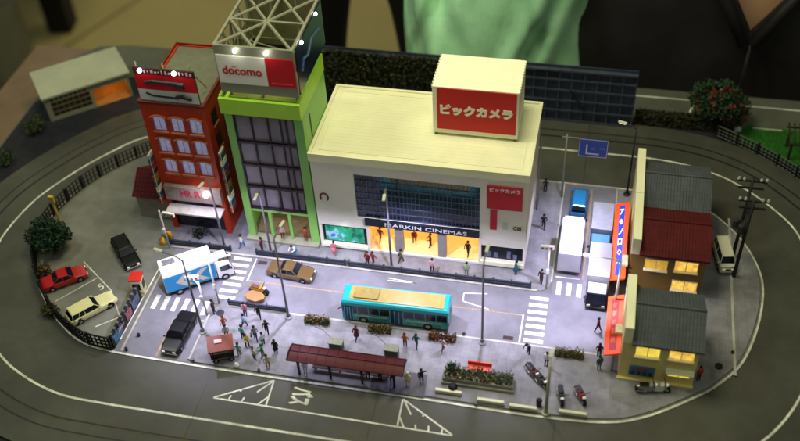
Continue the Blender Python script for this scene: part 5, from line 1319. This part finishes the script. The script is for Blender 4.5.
# jacket: a shell round the torso, open in a V at the chest
f = MB(); nseg = 40; rings = []
for k, (z, rx, ry, cy) in enumerate(((2, 50, 26, 8), (25, 46, 22, 6), (45, 40, 19, 4), (60, 39, 18, 2), (74, 38, 17.5, 0), (79, 37.5, 17, 0), (84, 37, 16.5, -1), (91, 33, 16, -1), (99, 24, 14, -2), (104, 15, 11, -3))):
    ring = []
    for i in range(nseg + 1):
        gap = -.04 if z < 81 else (z - 81) / 4.5 * .085 - .02
        a = -PI / 2 + gap + (2 * PI - 2 * gap) * i / nseg
        fold = 1 + .06 * math.sin(7 * a + z * .13) + .045 * math.sin(15 * a - z * .23 + math.sin(z * .3))
        ring.append((rx * math.cos(a) * fold, cy + ry * math.sin(a) * fold, z))
    rings.append(ring)
f.rings(rings, False, closed=False); jk = f.build('jacket', coat, pbn, smooth=True); sm = jk.modifiers.new('thick', 'SOLIDIFY'); sm.thickness = 1.2
ss_ = jk.modifiers.new('sub', 'SUBSURF'); ss_.levels = 2; ss_.render_levels = 2
for s_ in (-1, 1):
    f = MB(); f.tube([(s_ * .6, -18.2, 80), (s_ * 3.2, -18.0, 85), (s_ * 8, -16.5, 92), (s_ * 11, -12, 100)], .7, 8); f.build('collar', coat, pbn, smooth=True)
f = MB(); f.tube([(.3, -18.2, 80.5), (.2, -18.3, 72), (0, -17.5, 60), (0, -17, 45)], .25, 6); f.build('zip', mat('zip_grey', '#141414', .5, .1), pbn, smooth=True)
for s in (-1, 1):
    big_body([(s * 26, 0, 84), (s * 38, -4, 60), (s * 40, -12, 46), (s * 30, -16, 40)], [(0, 1), (1, 2), (2, 3)], [11, 10, 9, 8], 'sleeve', coat, pbn)
# hair
f = MB(); f.ball((0, -3, 121), 12); f.build('hair', black_m, pbn, smooth=True)

bag = thing('plastic_bag', 'translucent green plastic bag held behind the store', 'bag', (4.4, 48, -4.5))
f = MB(); rings = []
nb = 120
for k in range(41):
    t = k / 40; z = -20 + 52 * t; ring = []
    wl = -14.0 + 1.4 * t + .5 * math.sin(9 * t); wr = 10.2 + 2.6 * t + .6 * math.sin(7 * t + 1); en = min(1, .25 + 3.2 * t) ** .5
    for i in range(nb):
        a = 2 * PI * i / nb; u = math.cos(a); x = (wl + wr) / 2 + (wr - wl) / 2 * u * en
        cr = 1.1 * math.sin(.42 * x + 5 * t + 2.0 * math.sin(6.1 * t + .35 * x)) + .7 * math.sin(.9 * x - 17 * t + 1.8 * math.sin(9 * t - .4 * x)) + .4 * abs(math.sin(1.3 * x + 23 * t + 2 * math.sin(.5 * x))) + .9 * math.sin(8 * t - .3 * x)
        ring.append((x, 6.5 * en * math.sin(a) + cr * abs(math.sin(a)) ** .5, z))
    rings.append(ring)
f.rings(rings); bg = f.build('bag_body', mat('bag_green', '#b2ecbc', .22, var=.2, scale=.12, spec=.8, bump=.5, bscale=.35), bag, smooth=True)
f = MB(); f.tube([(-4, 0, 29), (-2, 0, 40), (3, 0, 46), (7, 0, 40), (8, 0, 29)], 1.2, 8); f.build('handle', mat('bag_green', '#3aa070'), bag, smooth=True)

po = thing('grey_pedestal', 'grey cylindrical pedestal with a ring on the floor at top left', 'pedestal', (-140, 128, -75))
MB().lathe(0, 0, [(9, 0), (9, 60), (10, 62), (10, 64), (9, 66), (9, 120)], 32).build('column', mat('pedestal_grey', '#8c9498', .5, var=.1, scale=.1), po, smooth=True)
f = MB(); f.lathe(0, 0, [(9.3, 22), (10.3, 23), (10.3, 25), (9.3, 26)], 32); f.build('ring', mat('ring_grey', '#6a6e70', .4), po)
lg = thing('dark_chair', 'dark chair leg standing on the beige floor at top left', 'chair', (-133, 150, -75))
f = MB(); f.cbox(0, 0, 20, 6.5, 6.5, 60, D(10)); f.build('leg', mat('chair_black', '#0e0608', .6), lg)
for x in (20,): pass
f = MB(); f.cbox(-6, 18, 52, 30, 42, 4, D(10)); f.build('seat', mat('chair_black', '#0e0608'), lg, bevel=.5)
sc.render.resolution_x = 1024; sc.render.resolution_y = 564
